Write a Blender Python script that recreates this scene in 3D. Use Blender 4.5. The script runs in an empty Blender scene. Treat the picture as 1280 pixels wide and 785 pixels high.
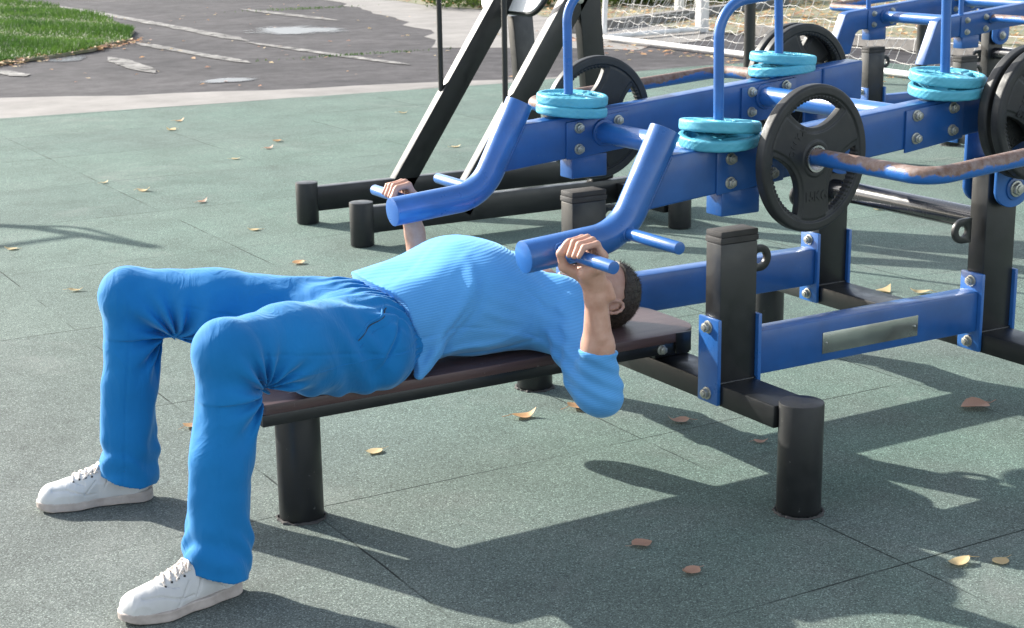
import bpy, bmesh, math, random
import numpy as np
from mathutils import Vector, Matrix
rnd = random.Random(7)
R = math.radians
scene = bpy.context.scene
C = scene.collection

# ------------------------------------------------------------------ materials
def new_mat(name):
    m = bpy.data.materials.new(name); m.use_nodes = True
    nt = m.node_tree; b = nt.nodes['Principled BSDF']
    return m, nt, b
def N(nt, t, **k):
    n = nt.nodes.new(t)
    for a, v in k.items(): setattr(n, a, v)
    return n
def setin(n, **k):
    for a, v in k.items(): n.inputs[a.replace('_', ' ')].default_value = v
def coords(nt): return N(nt, 'ShaderNodeTexCoord').outputs['Object']
def noise(nt, scale, detail=3, rough=.5, vec=None, dist=0):
    n = N(nt, 'ShaderNodeTexNoise'); setin(n, Scale=scale, Detail=detail, Roughness=rough, Distortion=dist)
    nt.links.new(vec if vec is not None else coords(nt), n.inputs['Vector']); return n.outputs['Fac']
def ramp(nt, fac, stops):
    r = N(nt, 'ShaderNodeValToRGB'); e = r.color_ramp.elements
    while len(e) < len(stops): e.new(.5)
    for q, (p, c) in zip(e, stops): q.position = p; q.color = (*c, 1) if len(c) == 3 else c
    nt.links.new(fac, r.inputs[0]); return r.outputs[0]
def mixc(nt, fac, a, b, mode='MIX'):
    m = N(nt, 'ShaderNodeMix', data_type='RGBA', blend_type=mode)
    for i, v in ((0, fac), (6, a), (7, b)):
        if hasattr(v, 'links'): nt.links.new(v, m.inputs[i])
        else: m.inputs[i].default_value = v if i == 0 else ((*v, 1) if len(v) == 3 else v)
    return m.outputs[2]
def math_(nt, op, a, b=None, c=None, clamp=False):
    m = N(nt, 'ShaderNodeMath', operation=op, use_clamp=clamp)
    for i, v in enumerate((a, b, c)):
        if v is None: continue
        if hasattr(v, 'links'): nt.links.new(v, m.inputs[i])
        else: m.inputs[i].default_value = v
    return m.outputs[0]
def bump(nt, b, h, strength=.3, dist=.01):
    n = N(nt, 'ShaderNodeBump'); setin(n, Strength=strength, Distance=dist)
    nt.links.new(h, n.inputs['Height']); nt.links.new(n.outputs[0], b.inputs['Normal']); return n

def paint(name, col, rough=.35, wear=None, bumpy=.05, coat=.0):
    m, nt, b = new_mat(name)
    n1 = noise(nt, 9, 5, .6); n2 = noise(nt, 160, 3, .6)
    dark = tuple(c * .8 for c in col); lite = tuple(min(1, c * 1.12) for c in col)
    c = ramp(nt, n1, [(.3, dark), (.7, lite)])
    if wear:
        w = ramp(nt, noise(nt, 38, 6, .7), [(.665, (0, 0, 0)), (.70, (1, 1, 1))])
        c = mixc(nt, w, c, wear)
    nt.links.new(c, b.inputs['Base Color'])
    r = ramp(nt, noise(nt, 22, 4, .6), [(.3, (rough * .8,) * 3), (.75, (min(1, rough * 1.35),) * 3)])
    nt.links.new(r, b.inputs['Roughness'])
    b.inputs['Coat Weight'].default_value = coat; b.inputs['Coat Roughness'].default_value = .12
    bump(nt, b, n2, bumpy, .002)
    return m
M = {}
M['blue'] = paint('blue_paint', (.013, .086, .285), .36, wear=(.06, .13, .25), coat=.25)
M['blue2'] = paint('lighter_blue_paint', (.024, .125, .39), .32, wear=(.08, .17, .36), coat=.3)
M['black'] = paint('black_paint', (.011, .012, .0125), .38, wear=(.022, .022, .022), coat=.15)
M['black_gloss'] = paint('glossy_black_paint', (.02, .02, .022), .24, wear=(.05, .05, .05), coat=.7)
M['black_scuffed'] = paint('scuffed_black_paint', (.012, .013, .014), .42, wear=(.11, .11, .105))
M['rubber'] = paint('black_rubber', (.016, .017, .017), .5, wear=(.028, .028, .028), bumpy=.15)
M['cyan'] = paint('cyan_painted_iron', (.085, .40, .53), .5, wear=(.12, .34, .42), bumpy=.5)
M['zinc'] = paint('zinc_bolt', (.45, .45, .40), .4, wear=(.25, .22, .16), bumpy=.2); M['zinc'].node_tree.nodes['Principled BSDF'].inputs['Metallic'].default_value = .75
M['steel'] = paint('steel_sleeve', (.5, .5, .48), .3, bumpy=.1); M['steel'].node_tree.nodes['Principled BSDF'].inputs['Metallic'].default_value = .9
M['nameplate'] = paint('dull_metal_plate', (.36, .38, .35), .22, bumpy=.05); M['nameplate'].node_tree.nodes['Principled BSDF'].inputs['Metallic'].default_value = .8
M['white_paint'] = paint('white_paint', (.75, .75, .74), .4, wear=(.5, .48, .45))
M['pad'] = paint('worn_rubber_pad', (.05, .047, .045), .8, wear=(.12, .11, .10), bumpy=.6)
# rusty rail: blue paint worn to rust on the upper side
m, nt, b = new_mat('worn_blue_rail')
geo = N(nt, 'ShaderNodeNewGeometry'); sep = N(nt, 'ShaderNodeSeparateXYZ')
tc = coords(nt)
attr = N(nt, 'ShaderNodeAttribute', attribute_name='up')
f = math_(nt, 'ADD', math_(nt, 'MULTIPLY', attr.outputs['Fac'], .26), math_(nt, 'ADD', math_(nt, 'MULTIPLY', noise(nt, 7, 2, .5), .7), math_(nt, 'MULTIPLY', noise(nt, 38, 6, .7), .45)))
f = ramp(nt, f, [(.575, (0, 0, 0)), (.65, (1, 1, 1))])
rust = ramp(nt, noise(nt, 45, 6, .7), [(.3, (.13, .06, .035)), (.5, (.20, .135, .11)), (.75, (.28, .23, .22))])
nt.links.new(mixc(nt, f, (.02, .13, .42), rust), b.inputs['Base Color'])
rr = mixc(nt, f, (.35, .35, .35), (.6, .6, .6)); nt.links.new(rr, b.inputs['Roughness'])
bump(nt, b, noise(nt, 120, 4, .7), .35, .003); M['rusty'] = m
# bench board
m, nt, b = new_mat('brown_board')
sp = N(nt, 'ShaderNodeMapping'); nt.links.new(coords(nt), sp.inputs[0]); sp.inputs['Scale'].default_value = (1, 12, 12)
c = ramp(nt, noise(nt, 6, 6, .6, sp.outputs[0]), [(.3, (.065, .036, .034)), (.7, (.11, .068, .063))])
c = mixc(nt, ramp(nt, noise(nt, 60, 3, .6), [(.68, (0, 0, 0)), (.72, (1, 1, 1))]), c, (.2, .16, .15))
nt.links.new(c, b.inputs['Base Color']); b.inputs['Roughness'].default_value = .38
bump(nt, b, noise(nt, 250, 3, .6), .25, .002); M['board'] = m
# rubber ground
m, nt, b = new_mat('rubber_granule_surface')
tc = coords(nt)
g1 = N(nt, 'ShaderNodeTexVoronoi'); setin(g1, Scale=360.); nt.links.new(tc, g1.inputs['Vector'])
gs = N(nt, 'ShaderNodeSeparateColor'); nt.links.new(g1.outputs['Color'], gs.inputs[0])
big = noise(nt, .75, 5, .6); mid = noise(nt, 3.2, 5, .65)
base_green = (.122, .182, .156); base_grey = (.148, .157, .150)
bf = ramp(nt, math_(nt, 'ADD', math_(nt, 'MULTIPLY', big, .65), math_(nt, 'MULTIPLY', mid, .35)), [(.4, (0, 0, 0)), (.62, (1, 1, 1))])
sx = N(nt, 'ShaderNodeSeparateXYZ'); nt.links.new(tc, sx.inputs[0])
# further greyer where people walk left of the bench
grad = ramp(nt, math_(nt, 'MULTIPLY_ADD', sx.outputs[0], .42, .95), [(.3, (1, 1, 1)), (1., (0, 0, 0))])
bf = math_(nt, 'MAXIMUM', math_(nt, 'MULTIPLY', bf, .55), math_(nt, 'MULTIPLY', grad, .8))
far = ramp(nt, math_(nt, 'MULTIPLY', sx.outputs[1], .2), [(.25, (1, 1, 1)), (1., (.45, .45, .45))])
bf = math_(nt, 'MULTIPLY', bf, far)
basec = mixc(nt, bf, base_green, base_grey)
gran = ramp(nt, gs.outputs[0], [(0., (.42, .42, .42)), (.45, (.88, .88, .88)), (.85, (1.1, 1.1, 1.1)), (1., (2.1, 2.1, 2.05))])
col = mixc(nt, 1., basec, gran, 'MULTIPLY')
stain = ramp(nt, noise(nt, 2.1, 6, .7, dist=.5), [(.35, (.82, .82, .82)), (.6, (1.05, 1.05, 1.05))])
col = mixc(nt, 1., col, stain, 'MULTIPLY')
tl = N(nt, 'ShaderNodeCombineXYZ')
for ax_, (of_, pi_) in enumerate(((-.004, 1.05), (.693, 1.085))):
    nt.links.new(math_(nt, 'FLOOR', math_(nt, 'MULTIPLY_ADD', sx.outputs[ax_], 1 / pi_, -of_ / pi_ + 100.)), tl.inputs[ax_])
wn = N(nt, 'ShaderNodeTexWhiteNoise', noise_dimensions='3D'); nt.links.new(tl.outputs[0], wn.inputs['Vector'])
col = mixc(nt, 1., col, ramp(nt, wn.outputs['Value'], [(0, (.93, .93, .94)), (1, (1.05, 1.06, 1.05))]), 'MULTIPLY')
spots = ramp(nt, noise(nt, 11, 7, .75), [(.30, (.55, .55, .55)), (.36, (1, 1, 1))]); col = mixc(nt, 1., col, spots, 'MULTIPLY')
pal = ramp(nt, noise(nt, 1.3, 7, .75, dist=.8), [(.55, (0, 0, 0)), (.75, (.35, .35, .35))]); col = mixc(nt, pal, col, (.26, .27, .255))
def seam(axis, off, pitch, seedscale):
    v = math_(nt, 'MULTIPLY_ADD', sx.outputs[axis], 1 / pitch, -off / pitch + 100.5)
    v = math_(nt, 'ADD', v, math_(nt, 'MULTIPLY', noise(nt, 2.5, 2, .5), .008))
    v = math_(nt, 'ABSOLUTE', math_(nt, 'SUBTRACT', math_(nt, 'FRACT', v), .5))
    s = math_(nt, 'LESS_THAN', v, .0026)
    mask = ramp(nt, noise(nt, seedscale, 3, .6), [(.44, (.12, .12, .12)), (.56, (1, 1, 1))])
    return math_(nt, 'MULTIPLY', s, mask)
seams = math_(nt, 'MAXIMUM', seam(0, -.004, 1.05, 1.7), seam(1, .693, 1.085, 1.3))
col = mixc(nt, math_(nt, 'MULTIPLY', seams, .9), col, (.012, .018, .016))
nt.links.new(col, b.inputs['Base Color']); b.inputs['Roughness'].default_value = .93
b.inputs['Specular IOR Level'].default_value = .25
h = math_(nt, 'SUBTRACT', math_(nt, 'ADD', gs.outputs[1], math_(nt, 'MULTIPLY', mid, .6)), math_(nt, 'MULTIPLY', seams, 4.))
bump(nt, b, h, .55, .0035); M['ground'] = m
# asphalt
m, nt, b = new_mat('worn_asphalt')
a = noise(nt, .5, 6, .6); a2 = noise(nt, 90, 4, .7); a3 = noise(nt, 4, 6, .7)
c = ramp(nt, a, [(.3, (.052, .050, .054)), (.7, (.095, .090, .094))])
c = mixc(nt, 1., c, ramp(nt, a2, [(.3, (.7, .7, .7)), (.7, (1.35, 1.35, 1.35))]), 'MULTIPLY')
c = mixc(nt, 1., c, ramp(nt, a3, [(.35, (.72, .72, .72)), (.7, (1.2, 1.2, 1.2))]), 'MULTIPLY')
nt.links.new(c, b.inputs['Base Color']); b.inputs['Roughness'].default_value = .9; b.inputs['Specular IOR Level'].default_value = .12
bump(nt, b, a2, .35, .006); M['asphalt'] = m
m, nt, b = new_mat('pale_concrete')
c = ramp(nt, noise(nt, 1.7, 6, .65), [(.3, (.165, .155, .147)), (.7, (.27, .255, .242))])
c = mixc(nt, ramp(nt, noise(nt, 9, 6, .75), [(.62, (0, 0, 0)), (.66, (1, 1, 1))]), c, (.2, .19, .18))
nt.links.new(c, b.inputs['Base Color']); b.inputs['Roughness'].default_value = .9
bump(nt, b, noise(nt, 60, 5, .7), .4, .01); M['concrete'] = m
m, nt, b = new_mat('worn_road_paint')
c = ramp(nt, noise(nt, 3.2, 6, .7), [(.42, (.12, .115, .11)), (.62, (.27, .26, .245))])
nt.links.new(c, b.inputs['Base Color']); b.inputs['Roughness'].default_value = .85; nt.links.new(ramp(nt, noise(nt, 5.5, 6, .75), [(.33, (0, 0, 0)), (.5, (1, 1, 1))]), b.inputs['Alpha']); M['roadpaint'] = m
m, nt, b = new_mat('shallow_water')
b.inputs['Base Color'].default_value = (.10, .10, .11, 1); b.inputs['Roughness'].default_value = .27; b.inputs['IOR'].default_value = 1.2; b.inputs['Specular IOR Level'].default_value = .25; b.inputs['Coat Weight'].default_value = 0
bump(nt, b, noise(nt, 6, 3, .5), .02, .01); gc = N(nt, 'ShaderNodeTexCoord').outputs['Generated']; vm = N(nt, 'ShaderNodeVectorMath', operation='MULTIPLY_ADD'); nt.links.new(gc, vm.inputs[0]); vm.inputs[1].default_value = (2, 2, 0); vm.inputs[2].default_value = (-1, -1, 0)
vl = N(nt, 'ShaderNodeVectorMath', operation='LENGTH'); nt.links.new(vm.outputs[0], vl.inputs[0])
rd = math_(nt, 'ADD', vl.outputs['Value'], math_(nt, 'MULTIPLY', noise(nt, 2.2, 5, .65), .9))
nt.links.new(ramp(nt, rd, [(.80, (1, 1, 1)), (1.0, (0, 0, 0))]), b.inputs['Alpha'])
M['water'] = m
m, nt, b = new_mat('soil_with_litter')
c = ramp(nt, noise(nt, 2.3, 6, .7), [(.3, (.07, .11, .04)), (.5, (.17, .17, .10)), (.7, (.32, .27, .20))])
c = mixc(nt, ramp(nt, noise(nt, 25, 5, .7), [(.5, (0, 0, 0)), (.6, (1, 1, 1))]), c, (.22, .2, .15))
nt.links.new(c, b.inputs['Base Color']); b.inputs['Roughness'].default_value = .95; M['litter'] = m
def flat(name, c1, c2, sc=20, rough=.7, trans=0):
    m, nt, b = new_mat(name)
    nt.links.new(ramp(nt, noise(nt, sc, 4, .6), [(.3, c1), (.7, c2)]), b.inputs['Base Color']); b.inputs['Roughness'].default_value = rough
    return m
def leafmat(name, c1, c2, sc=9):
    m, nt, b = new_mat(name)
    oi = N(nt, 'ShaderNodeObjectInfo')
    c = ramp(nt, noise(nt, sc, 4, .7), [(.3, c1), (.7, c2)])
    nt.links.new(c, b.inputs['Base Color']); b.inputs['Roughness'].default_value = .6
    tr = N(nt, 'ShaderNodeBsdfTranslucent'); nt.links.new(c, tr.inputs[0])
    mx = N(nt, 'ShaderNodeMixShader'); mx.inputs[0].default_value = .35
    out = nt.nodes['Material Output']
    nt.links.new(b.outputs[0], mx.inputs[1]); nt.links.new(tr.outputs[0], mx.inputs[2]); nt.links.new(mx.outputs[0], out.inputs[0])
    return m
M['grass'] = leafmat('grass_blade', (.018, .065, .010), (.10, .19, .03), .9)
M['foliage'] = leafmat('tree_leaf', (.03, .08, .015), (.12, .16, .03), 1.)
M['leaf_a'] = leafmat('orange_dry_leaf', (.48, .25, .11), (.70, .43, .22), 60)
M['leaf_b'] = leafmat('pinkish_dry_leaf', (.42, .23, .16), (.58, .36, .26), 60)
M['leaf_c'] = leafmat('yellow_dry_leaf', (.58, .42, .2), (.7, .56, .33), 60)
M['bark'] = flat('bark', (.06, .05, .04), (.14, .11, .09), 12)
M['rope'] = flat('white_net_rope', (.6, .58, .54), (.75, .73, .7), 9)
M['mint'] = flat('mint_green_mesh', (.18, .42, .33), (.26, .52, .42), 3)
M['redpaint'] = flat('red_paint', (.35, .03, .03), (.45, .05, .05), 8)
# skin
m, nt, b = new_mat('skin')
c = ramp(nt, noise(nt, 28, 5, .6), [(.3, (.47, .25, .175)), (.7, (.58, .35, .26))])
nt.links.new(c, b.inputs['Base Color']); b.inputs['Roughness'].default_value = .48
b.inputs['Subsurface Weight'].default_value = .12; b.inputs['Subsurface Radius'].default_value = (.01, .004, .002)
bump(nt, b, noise(nt, 330, 4, .6), .18, .002); M['skin'] = m
M['hair'] = flat('short_brown_hair', (.012, .008, .005), (.062, .041, .027), 70, .55)
# fabrics
def fabric(name, c1, c2, rib=False, sc=2):
    m, nt, b = new_mat(name)
    tc = coords(nt)
    c = ramp(nt, noise(nt, 5, 4, .6), [(.3, c1), (.7, c2)])
    fine = noise(nt, 900, 2, .5)
    if rib:
        w = N(nt, 'ShaderNodeTexWave', wave_type='BANDS', bands_direction='Z', wave_profile='SIN')
        mp = N(nt, 'ShaderNodeMapping'); nt.links.new(tc, mp.inputs[0]); mp.inputs['Rotation'].default_value = (R(8), R(5), 0)
        nt.links.new(mp.outputs[0], w.inputs[0]); setin(w, Scale=52.0, Distortion=9., Detail=2.0, Detail_Scale=.12, Detail_Roughness=.5)
        c = mixc(nt, 1., c, ramp(nt, w.outputs['Fac'], [(0, (.92, .93, .94)), (1, (1.04, 1.04, 1.03))]), 'MULTIPLY')
        hgt = math_(nt, 'ADD', w.outputs['Fac'], math_(nt, 'MULTIPLY', fine, .3))
        bump(nt, b, hgt, .22, .0016)
    else:
        mp = N(nt, 'ShaderNodeMapping'); nt.links.new(tc, mp.inputs[0]); mp.inputs['Scale'].default_value = (1.6, 1, .7); mp.inputs['Rotation'].default_value = (0, R(35), 0)
        cr = N(nt, 'ShaderNodeTexNoise'); nt.links.new(mp.outputs[0], cr.inputs['Vector']); setin(cr, Scale=9., Detail=3., Roughness=.45, Distortion=1.6)
        ridge = math_(nt, 'ABSOLUTE', math_(nt, 'SUBTRACT', cr.outputs['Fac'], .5))
        hh = math_(nt, 'ADD', math_(nt, 'MULTIPLY', ridge, -5.), math_(nt, 'MULTIPLY', fine, .12))
        bump(nt, b, hh, .2, .006)
    nt.links.new(c, b.inputs['Base Color']); b.inputs['Roughness'].default_value = .8
    b.inputs['Sheen Weight'].default_value = .35; b.inputs['Sheen Roughness'].default_value = .4
    b.inputs['Sheen Tint'].default_value = (.5, .8, 1, 1); b.inputs['Specular IOR Level'].default_value = .25
    return m
M['shirt'] = fabric('light_blue_ribbed_knit', (.085, .32, .67), (.110, .37, .74), True)
M['trousers'] = fabric('azure_cotton', (.004, .145, .39), (.007, .18, .47))
M['leather'] = fabric('white_leather', (.50, .50, .49), (.66, .66, .65)); bb = M['leather'].node_tree.nodes['Principled BSDF']; bb.inputs['Sheen Weight'].default_value = 0; bb.inputs['Roughness'].default_value = .45
M['sole'] = flat('off_white_sole', (.36, .31, .28), (.52, .46, .42), 30, .7)
M['lace'] = flat('cream_lace', (.7, .62, .55), (.78, .7, .62), 60, .8)
M['dark'] = flat('dark_hole', (.02, .02, .02), (.03, .03, .03))
M['eye'] = flat('eye_white', (.6, .58, .55), (.7, .68, .65), 5, .2)

# ------------------------------------------------------------------ mesh helpers
def link_mesh(name, me, mat=None, parent=None):
    o = bpy.data.objects.new(name, me); C.objects.link(o)
    if mat: me.materials.append(mat)
    if parent: o.parent = parent
    return o
def smooth(me, angle=40):
    me.polygons.foreach_set('use_smooth', [True] * len(me.polygons))
    me.set_sharp_from_angle(angle=R(angle))
def done(bm, name, mat, parent=None, bevel=0, ang=40, segs=2):
    bmesh.ops.recalc_face_normals(bm, faces=bm.faces)
    if bevel:
        es = [e for e in bm.edges if len(e.link_faces) == 2 and e.calc_face_angle(0) > R(30)]
        bmesh.ops.bevel(bm, geom=es, offset=bevel, segments=segs, profile=.5, affect='EDGES')
    me = bpy.data.meshes.new(name); bm.to_mesh(me); bm.free(); smooth(me, ang)
    return link_mesh(name, me, mat, parent)
def add_box(bm, lo, hi, rot=None, piv=None):
    c = [(lo[i] + hi[i]) / 2 for i in range(3)]; s = [hi[i] - lo[i] for i in range(3)]
    mt = Matrix.Translation(c) @ Matrix.Diagonal((*s, 1))
    if rot: mt = Matrix.Translation(piv) @ rot @ Matrix.Translation([-v for v in piv]) @ mt
    bmesh.ops.create_cube(bm, size=1, matrix=mt)
def box(name, lo, hi, mat, parent=None, bevel=.004, rot=None, piv=None):
    bm = bmesh.new(); add_box(bm, lo, hi, rot, piv); return done(bm, name, mat, parent, bevel)
def add_cyl(bm, p0, p1, r, seg=32, r2=None):
    p0, p1 = Vector(p0), Vector(p1); d = p1 - p0
    q = d.to_track_quat('Z', 'Y').to_matrix().to_4x4()
    bmesh.ops.create_cone(bm, cap_ends=True, segments=seg, radius1=r, radius2=r if r2 is None else r2, depth=d.length, matrix=Matrix.Translation((p0 + p1) / 2) @ q)
def cyl(name, p0, p1, r, mat, parent=None, bevel=.002, seg=40):
    bm = bmesh.new(); add_cyl(bm, p0, p1, r, seg); return done(bm, name, mat, parent, bevel)
def fillet(pts, rad, n=10):
    pts = [Vector(p) for p in pts]; out = [pts[0]]
    for i in range(1, len(pts) - 1):
        a, b_, c = pts[i - 1], pts[i], pts[i + 1]
        u = (a - b_).normalized(); v = (c - b_).normalized(); th = u.angle(v)
        if th > 3.10: out.append(b_); continue
        r = rad[i - 1] if isinstance(rad, (list, tuple)) else rad
        t = min(r / math.tan(th / 2), (a - b_).length * .49, (c - b_).length * .49); r = t * math.tan(th / 2)
        cen = b_ + (u + v).normalized() * (r / math.sin(th / 2))
        s, e = b_ + u * t - cen, b_ + v * t - cen
        for k in range(n + 1): out.append(cen + s.slerp(e, k / n).normalized() * r)
    out.append(pts[-1]); return out
def add_tube(bm, pts, r, seg=20, caps=True, bulge=0):
    pts = [Vector(p) for p in pts]
    keep = [pts[0]]
    for p in pts[1:]:
        if (p - keep[-1]).length > 1e-5: keep.append(p)
    pts = keep; n = len(pts); rings = []
    t0 = (pts[1] - pts[0]).normalized(); up = Vector((0, 0, 1)) if abs(t0.z) < .9 else Vector((1, 0, 0))
    nrm = (up - t0 * up.dot(t0)).normalized(); prev = t0
    for i, p in enumerate(pts):
        if i == 0: t = t0
        elif i == n - 1: t = (pts[-1] - pts[-2]).normalized()
        else: t = ((pts[i + 1] - p).normalized() + (p - pts[i - 1]).normalized()).normalized()
        ax = prev.cross(t)
        if ax.length > 1e-7: nrm = Matrix.Rotation(prev.angle(t), 3, ax.normalized()) @ nrm
        nrm = (nrm - t * nrm.dot(t)).normalized(); bi = t.cross(nrm); prev = t
        rr = r[i] if hasattr(r, '__len__') else r
        rings.append([bm.verts.new(p + (nrm * math.cos(a) + bi * math.sin(a)) * rr) for a in (2 * math.pi * k / seg for k in range(seg))])
    for a, b_ in zip(rings, rings[1:]):
        for k in range(seg): bm.faces.new((a[k], a[(k + 1) % seg], b_[(k + 1) % seg], b_[k]))
    if caps:
        bm.faces.new(rings[0][::-1]); bm.faces.new(rings[-1])
def tube(name, pts, r, mat, parent=None, seg=24, bevel=0, up=False):
    bm = bmesh.new(); add_tube(bm, pts, r, seg)
    o = done(bm, name, mat, parent, bevel)
    if up:
        me = o.data; at = me.attributes.new('up', 'FLOAT', 'POINT')
        at.data.foreach_set('value', [max(-1, min(1, v.normal.z)) for v in me.vertices])
    return o
def prism(bm, poly, y0, y1):       # outline in XZ, extruded along Y
    a = [bm.verts.new((x, y0, z)) for x, z in poly]; b_ = [bm.verts.new((x, y1, z)) for x, z in poly]
    bm.faces.new(a); bm.faces.new(b_[::-1]); n = len(poly)
    for i in range(n): bm.faces.new((a[i], b_[i], b_[(i + 1) % n], a[(i + 1) % n]))
def tag(o, label, cat=None, group=None, kind=None):
    if label: o['label'] = label
    if cat: o['category'] = cat
    if group: o['group'] = group
    if kind: o['kind'] = kind
    return o
def empty(name, loc=(0, 0, 0), **k):
    o = bpy.data.objects.new(name, None); C.objects.link(o); o.location = loc; o.empty_display_size = .1
    return tag(o, **k) if k else o
def bolt(p, axis, parent, r=.0125):
    """hex bolt with washer; axis points out of the face"""
    bm = bmesh.new(); p = Vector(p); a = Vector(axis).normalized()
    add_cyl(bm, p - a * .003, p + a * .003, r * 1.28, 24); add_cyl(bm, p + a * .003, p + a * .014, r * 1.02, 6)
    add_cyl(bm, p + a * .0138, p + a * .0185, r * .62, 16)
    return done(bm, 'bolt', M['zinc'], parent, .0009)

# ------------------------------------------------------------------ implicit surfaces
def g_noise(P, s, seed=0):
    r = np.random.RandomState(seed); out = np.zeros(len(P))
    for k in range(5):
        d = r.normal(size=3); d /= np.linalg.norm(d)
        out += np.sin(P @ d * s * (1 + .45 * k) + r.uniform(0, 6.28) + 1.3 * np.sin(P @ r.normal(size=3) * s * .5))
    return out / 5
class SDF:
    def __init__(s): s.p = []; s.post = None
    def cap(s, a, b, r1, r2=None, k=.02, flat=None):
        a = np.array(a, float); b = np.array(b, float); r2 = r1 if r2 is None else r2
        ba = b - a; L = ba @ ba + 1e-12
        def f(P):
            q = P - a; t = np.clip(q @ ba / L, 0, 1)
            return np.sqrt(((q - t[:, None] * ba) ** 2).sum(1)) - (r1 + (r2 - r1) * t)
        s.p.append((f, (a + b) / 2, math.sqrt(L) / 2 + max(r1, r2), k, 1)); return s
    def ell(s, c, r, rot=None, k=.02, sign=1):
        c = np.array(c, float); r = np.array(r, float)
        Rm = None if rot is None else np.array(rot.to_3x3())
        def f(P):
            q = P - c
            if Rm is not None: q = q @ Rm
            k1 = np.sqrt(((q / r) ** 2).sum(1)); k2 = np.sqrt(((q / (r * r)) ** 2).sum(1)) + 1e-9
            return np.where(k1 < 1e-3, -r.min(), k1 * (k1 - 1) / k2)
        s.p.append((f, c, r.max(), k, sign)); return s
    def __call__(s, P, c=None, rad=1e9):
        d = np.full(len(P), .15)
        for f, pc, pr, k, sg in s.p:
            if c is not None and np.linalg.norm(pc - c) > rad + pr + .07: continue
            e = f(P)
            if sg > 0:
                h = np.clip(.5 + .5 * (d - e) / k, 0, 1); d = d + (e - d) * h - k * h * (1 - h)
            else:
                h = np.clip(.5 - .5 * (d + e) / k, 0, 1); d = d + (-e - d) * h + k * h * (1 - h)
        return s.post(P, d) if s.post else d
def mesh_sdf(f, lo, hi, h, name, n=24):
    lo = np.array(lo, float); hi = np.array(hi, float)
    dims = np.ceil((hi - lo) / h / n).astype(int)
    base = np.arange(n + 1); gi, gj, gk = np.meshgrid(base, base, base, indexing='ij')
    idx0 = np.stack([gi, gj, gk], -1).reshape(-1, 3)
    NY = int(dims[1] * n + 3); NZ = int(dims[2] * n + 3)
    cells = []; pts = []; quads = []
    rad = n * h * .87
    cens = [lo + (np.array((a, b, c)) + .5) * n * h for a in range(dims[0]) for b in range(dims[1]) for c in range(dims[2])]
    ids = [np.array((a, b, c)) for a in range(dims[0]) for b in range(dims[1]) for c in range(dims[2])]
    v = f(np.array(cens))
    E3 = np.eye(3, dtype=int)
    def key(c): return ((c[:, 0] + 1) * NY + (c[:, 1] + 1)) * NZ + (c[:, 2] + 1)
    for cen, bid, vv in zip(cens, ids, v):
        if abs(vv) > rad * 1.35 + .015: continue
        G = idx0 + bid * n; P = lo + G * h
        D = f(P, cen, rad) if isinstance(f, SDF) else f(P)
        D = D.reshape((n + 1,) * 3); G = G.reshape(n + 1, n + 1, n + 1, 3)
        for ax in range(3):
            sl0 = [slice(0, n)] * 3; sl1 = [slice(0, n)] * 3; sl1[ax] = slice(1, n + 1)
            d0 = D[tuple(sl0)]; d1 = D[tuple(sl1)]; ch = (d0 < 0) != (d1 < 0)
            if not ch.any(): continue
            g = G[tuple(sl0)][ch]; a0 = d0[ch]; a1 = d1[ch]
            t = a0 / (a0 - a1); p = lo + g * h + E3[ax] * (t * h)[:, None]
            eb, ec = E3[(ax + 1) % 3], E3[(ax + 2) % 3]
            q = [key(g), key(g - eb), key(g - eb - ec), key(g - ec)]
            quad = np.stack(q, 1); fl = a0 > 0; quad[fl] = quad[fl][:, ::-1]
            quads.append(quad); cells.append(quad.reshape(-1)); pts.append(np.repeat(p, 4, 0))
    cells = np.concatenate(cells); pts = np.concatenate(pts); quads = np.concatenate(quads)
    u, inv = np.unique(cells, return_inverse=True)
    cnt = np.bincount(inv); V = np.stack([np.bincount(inv, pts[:, i]) / cnt for i in range(3)], 1)
    F = inv.reshape(-1, 4)
    me = bpy.data.meshes.new(name)
    me.vertices.add(len(V)); me.vertices.foreach_set('co', V.astype(np.float32).ravel())
    me.loops.add(F.size); me.loops.foreach_set('vertex_index', F.astype(np.int32).ravel())
    me.polygons.add(len(F)); me.polygons.foreach_set('loop_start', np.arange(0, F.size, 4, dtype=np.int32))
    me.update(calc_edges=True); me.validate()
    me.polygons.foreach_set('use_smooth', [True] * len(me.polygons))
    return me

# ------------------------------------------------------------------ lever bench press machines
PY = (.294, 1.008); CY = .651           # post rows and centre line
RF = .0572
def make_foot(x, y, par, flange=True, top=.294):
    f = cyl('foot', (x, y, .004), (x, y, top), RF, M['black_scuffed'], par, .003, 48)
    # broken ring of dried sealant and grit at the base
    bm = bmesh.new(); rr = random.Random(int(x * 100 + y * 977)); P = []; W = []
    for k in range(49):
        a = 2 * math.pi * k / 48; rd = RF + .002 + rr.uniform(-.001, .004); P.append((x + math.cos(a) * rd, y + math.sin(a) * rd, .001)); W.append(rr.uniform(.0015, .0065))
    P[-1] = P[0]; W[-1] = W[0]; add_tube(bm, P, W, 8)
    done(bm, 'base_seal', M['pad'], f)
    return f
def weld(pts, par, mat, r=.0035, closed=True):
    rr = random.Random(len(par.children) * 13 + 5); P = []; W = []
    pts = [Vector(p) for p in pts] + ([Vector(pts[0])] if closed else [])
    for a, b_ in zip(pts, pts[1:]):
        n = max(1, int((b_ - a).length / .004))
        for k in range(n): P.append(a.lerp(b_, k / n)); W.append(r * rr.uniform(.75, 1.25))
    P.append(pts[-1]); W.append(W[0]); bm = bmesh.new(); add_tube(bm, P, W, 8); return done(bm, 'weld_bead', mat, par, 0, 60)
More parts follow.
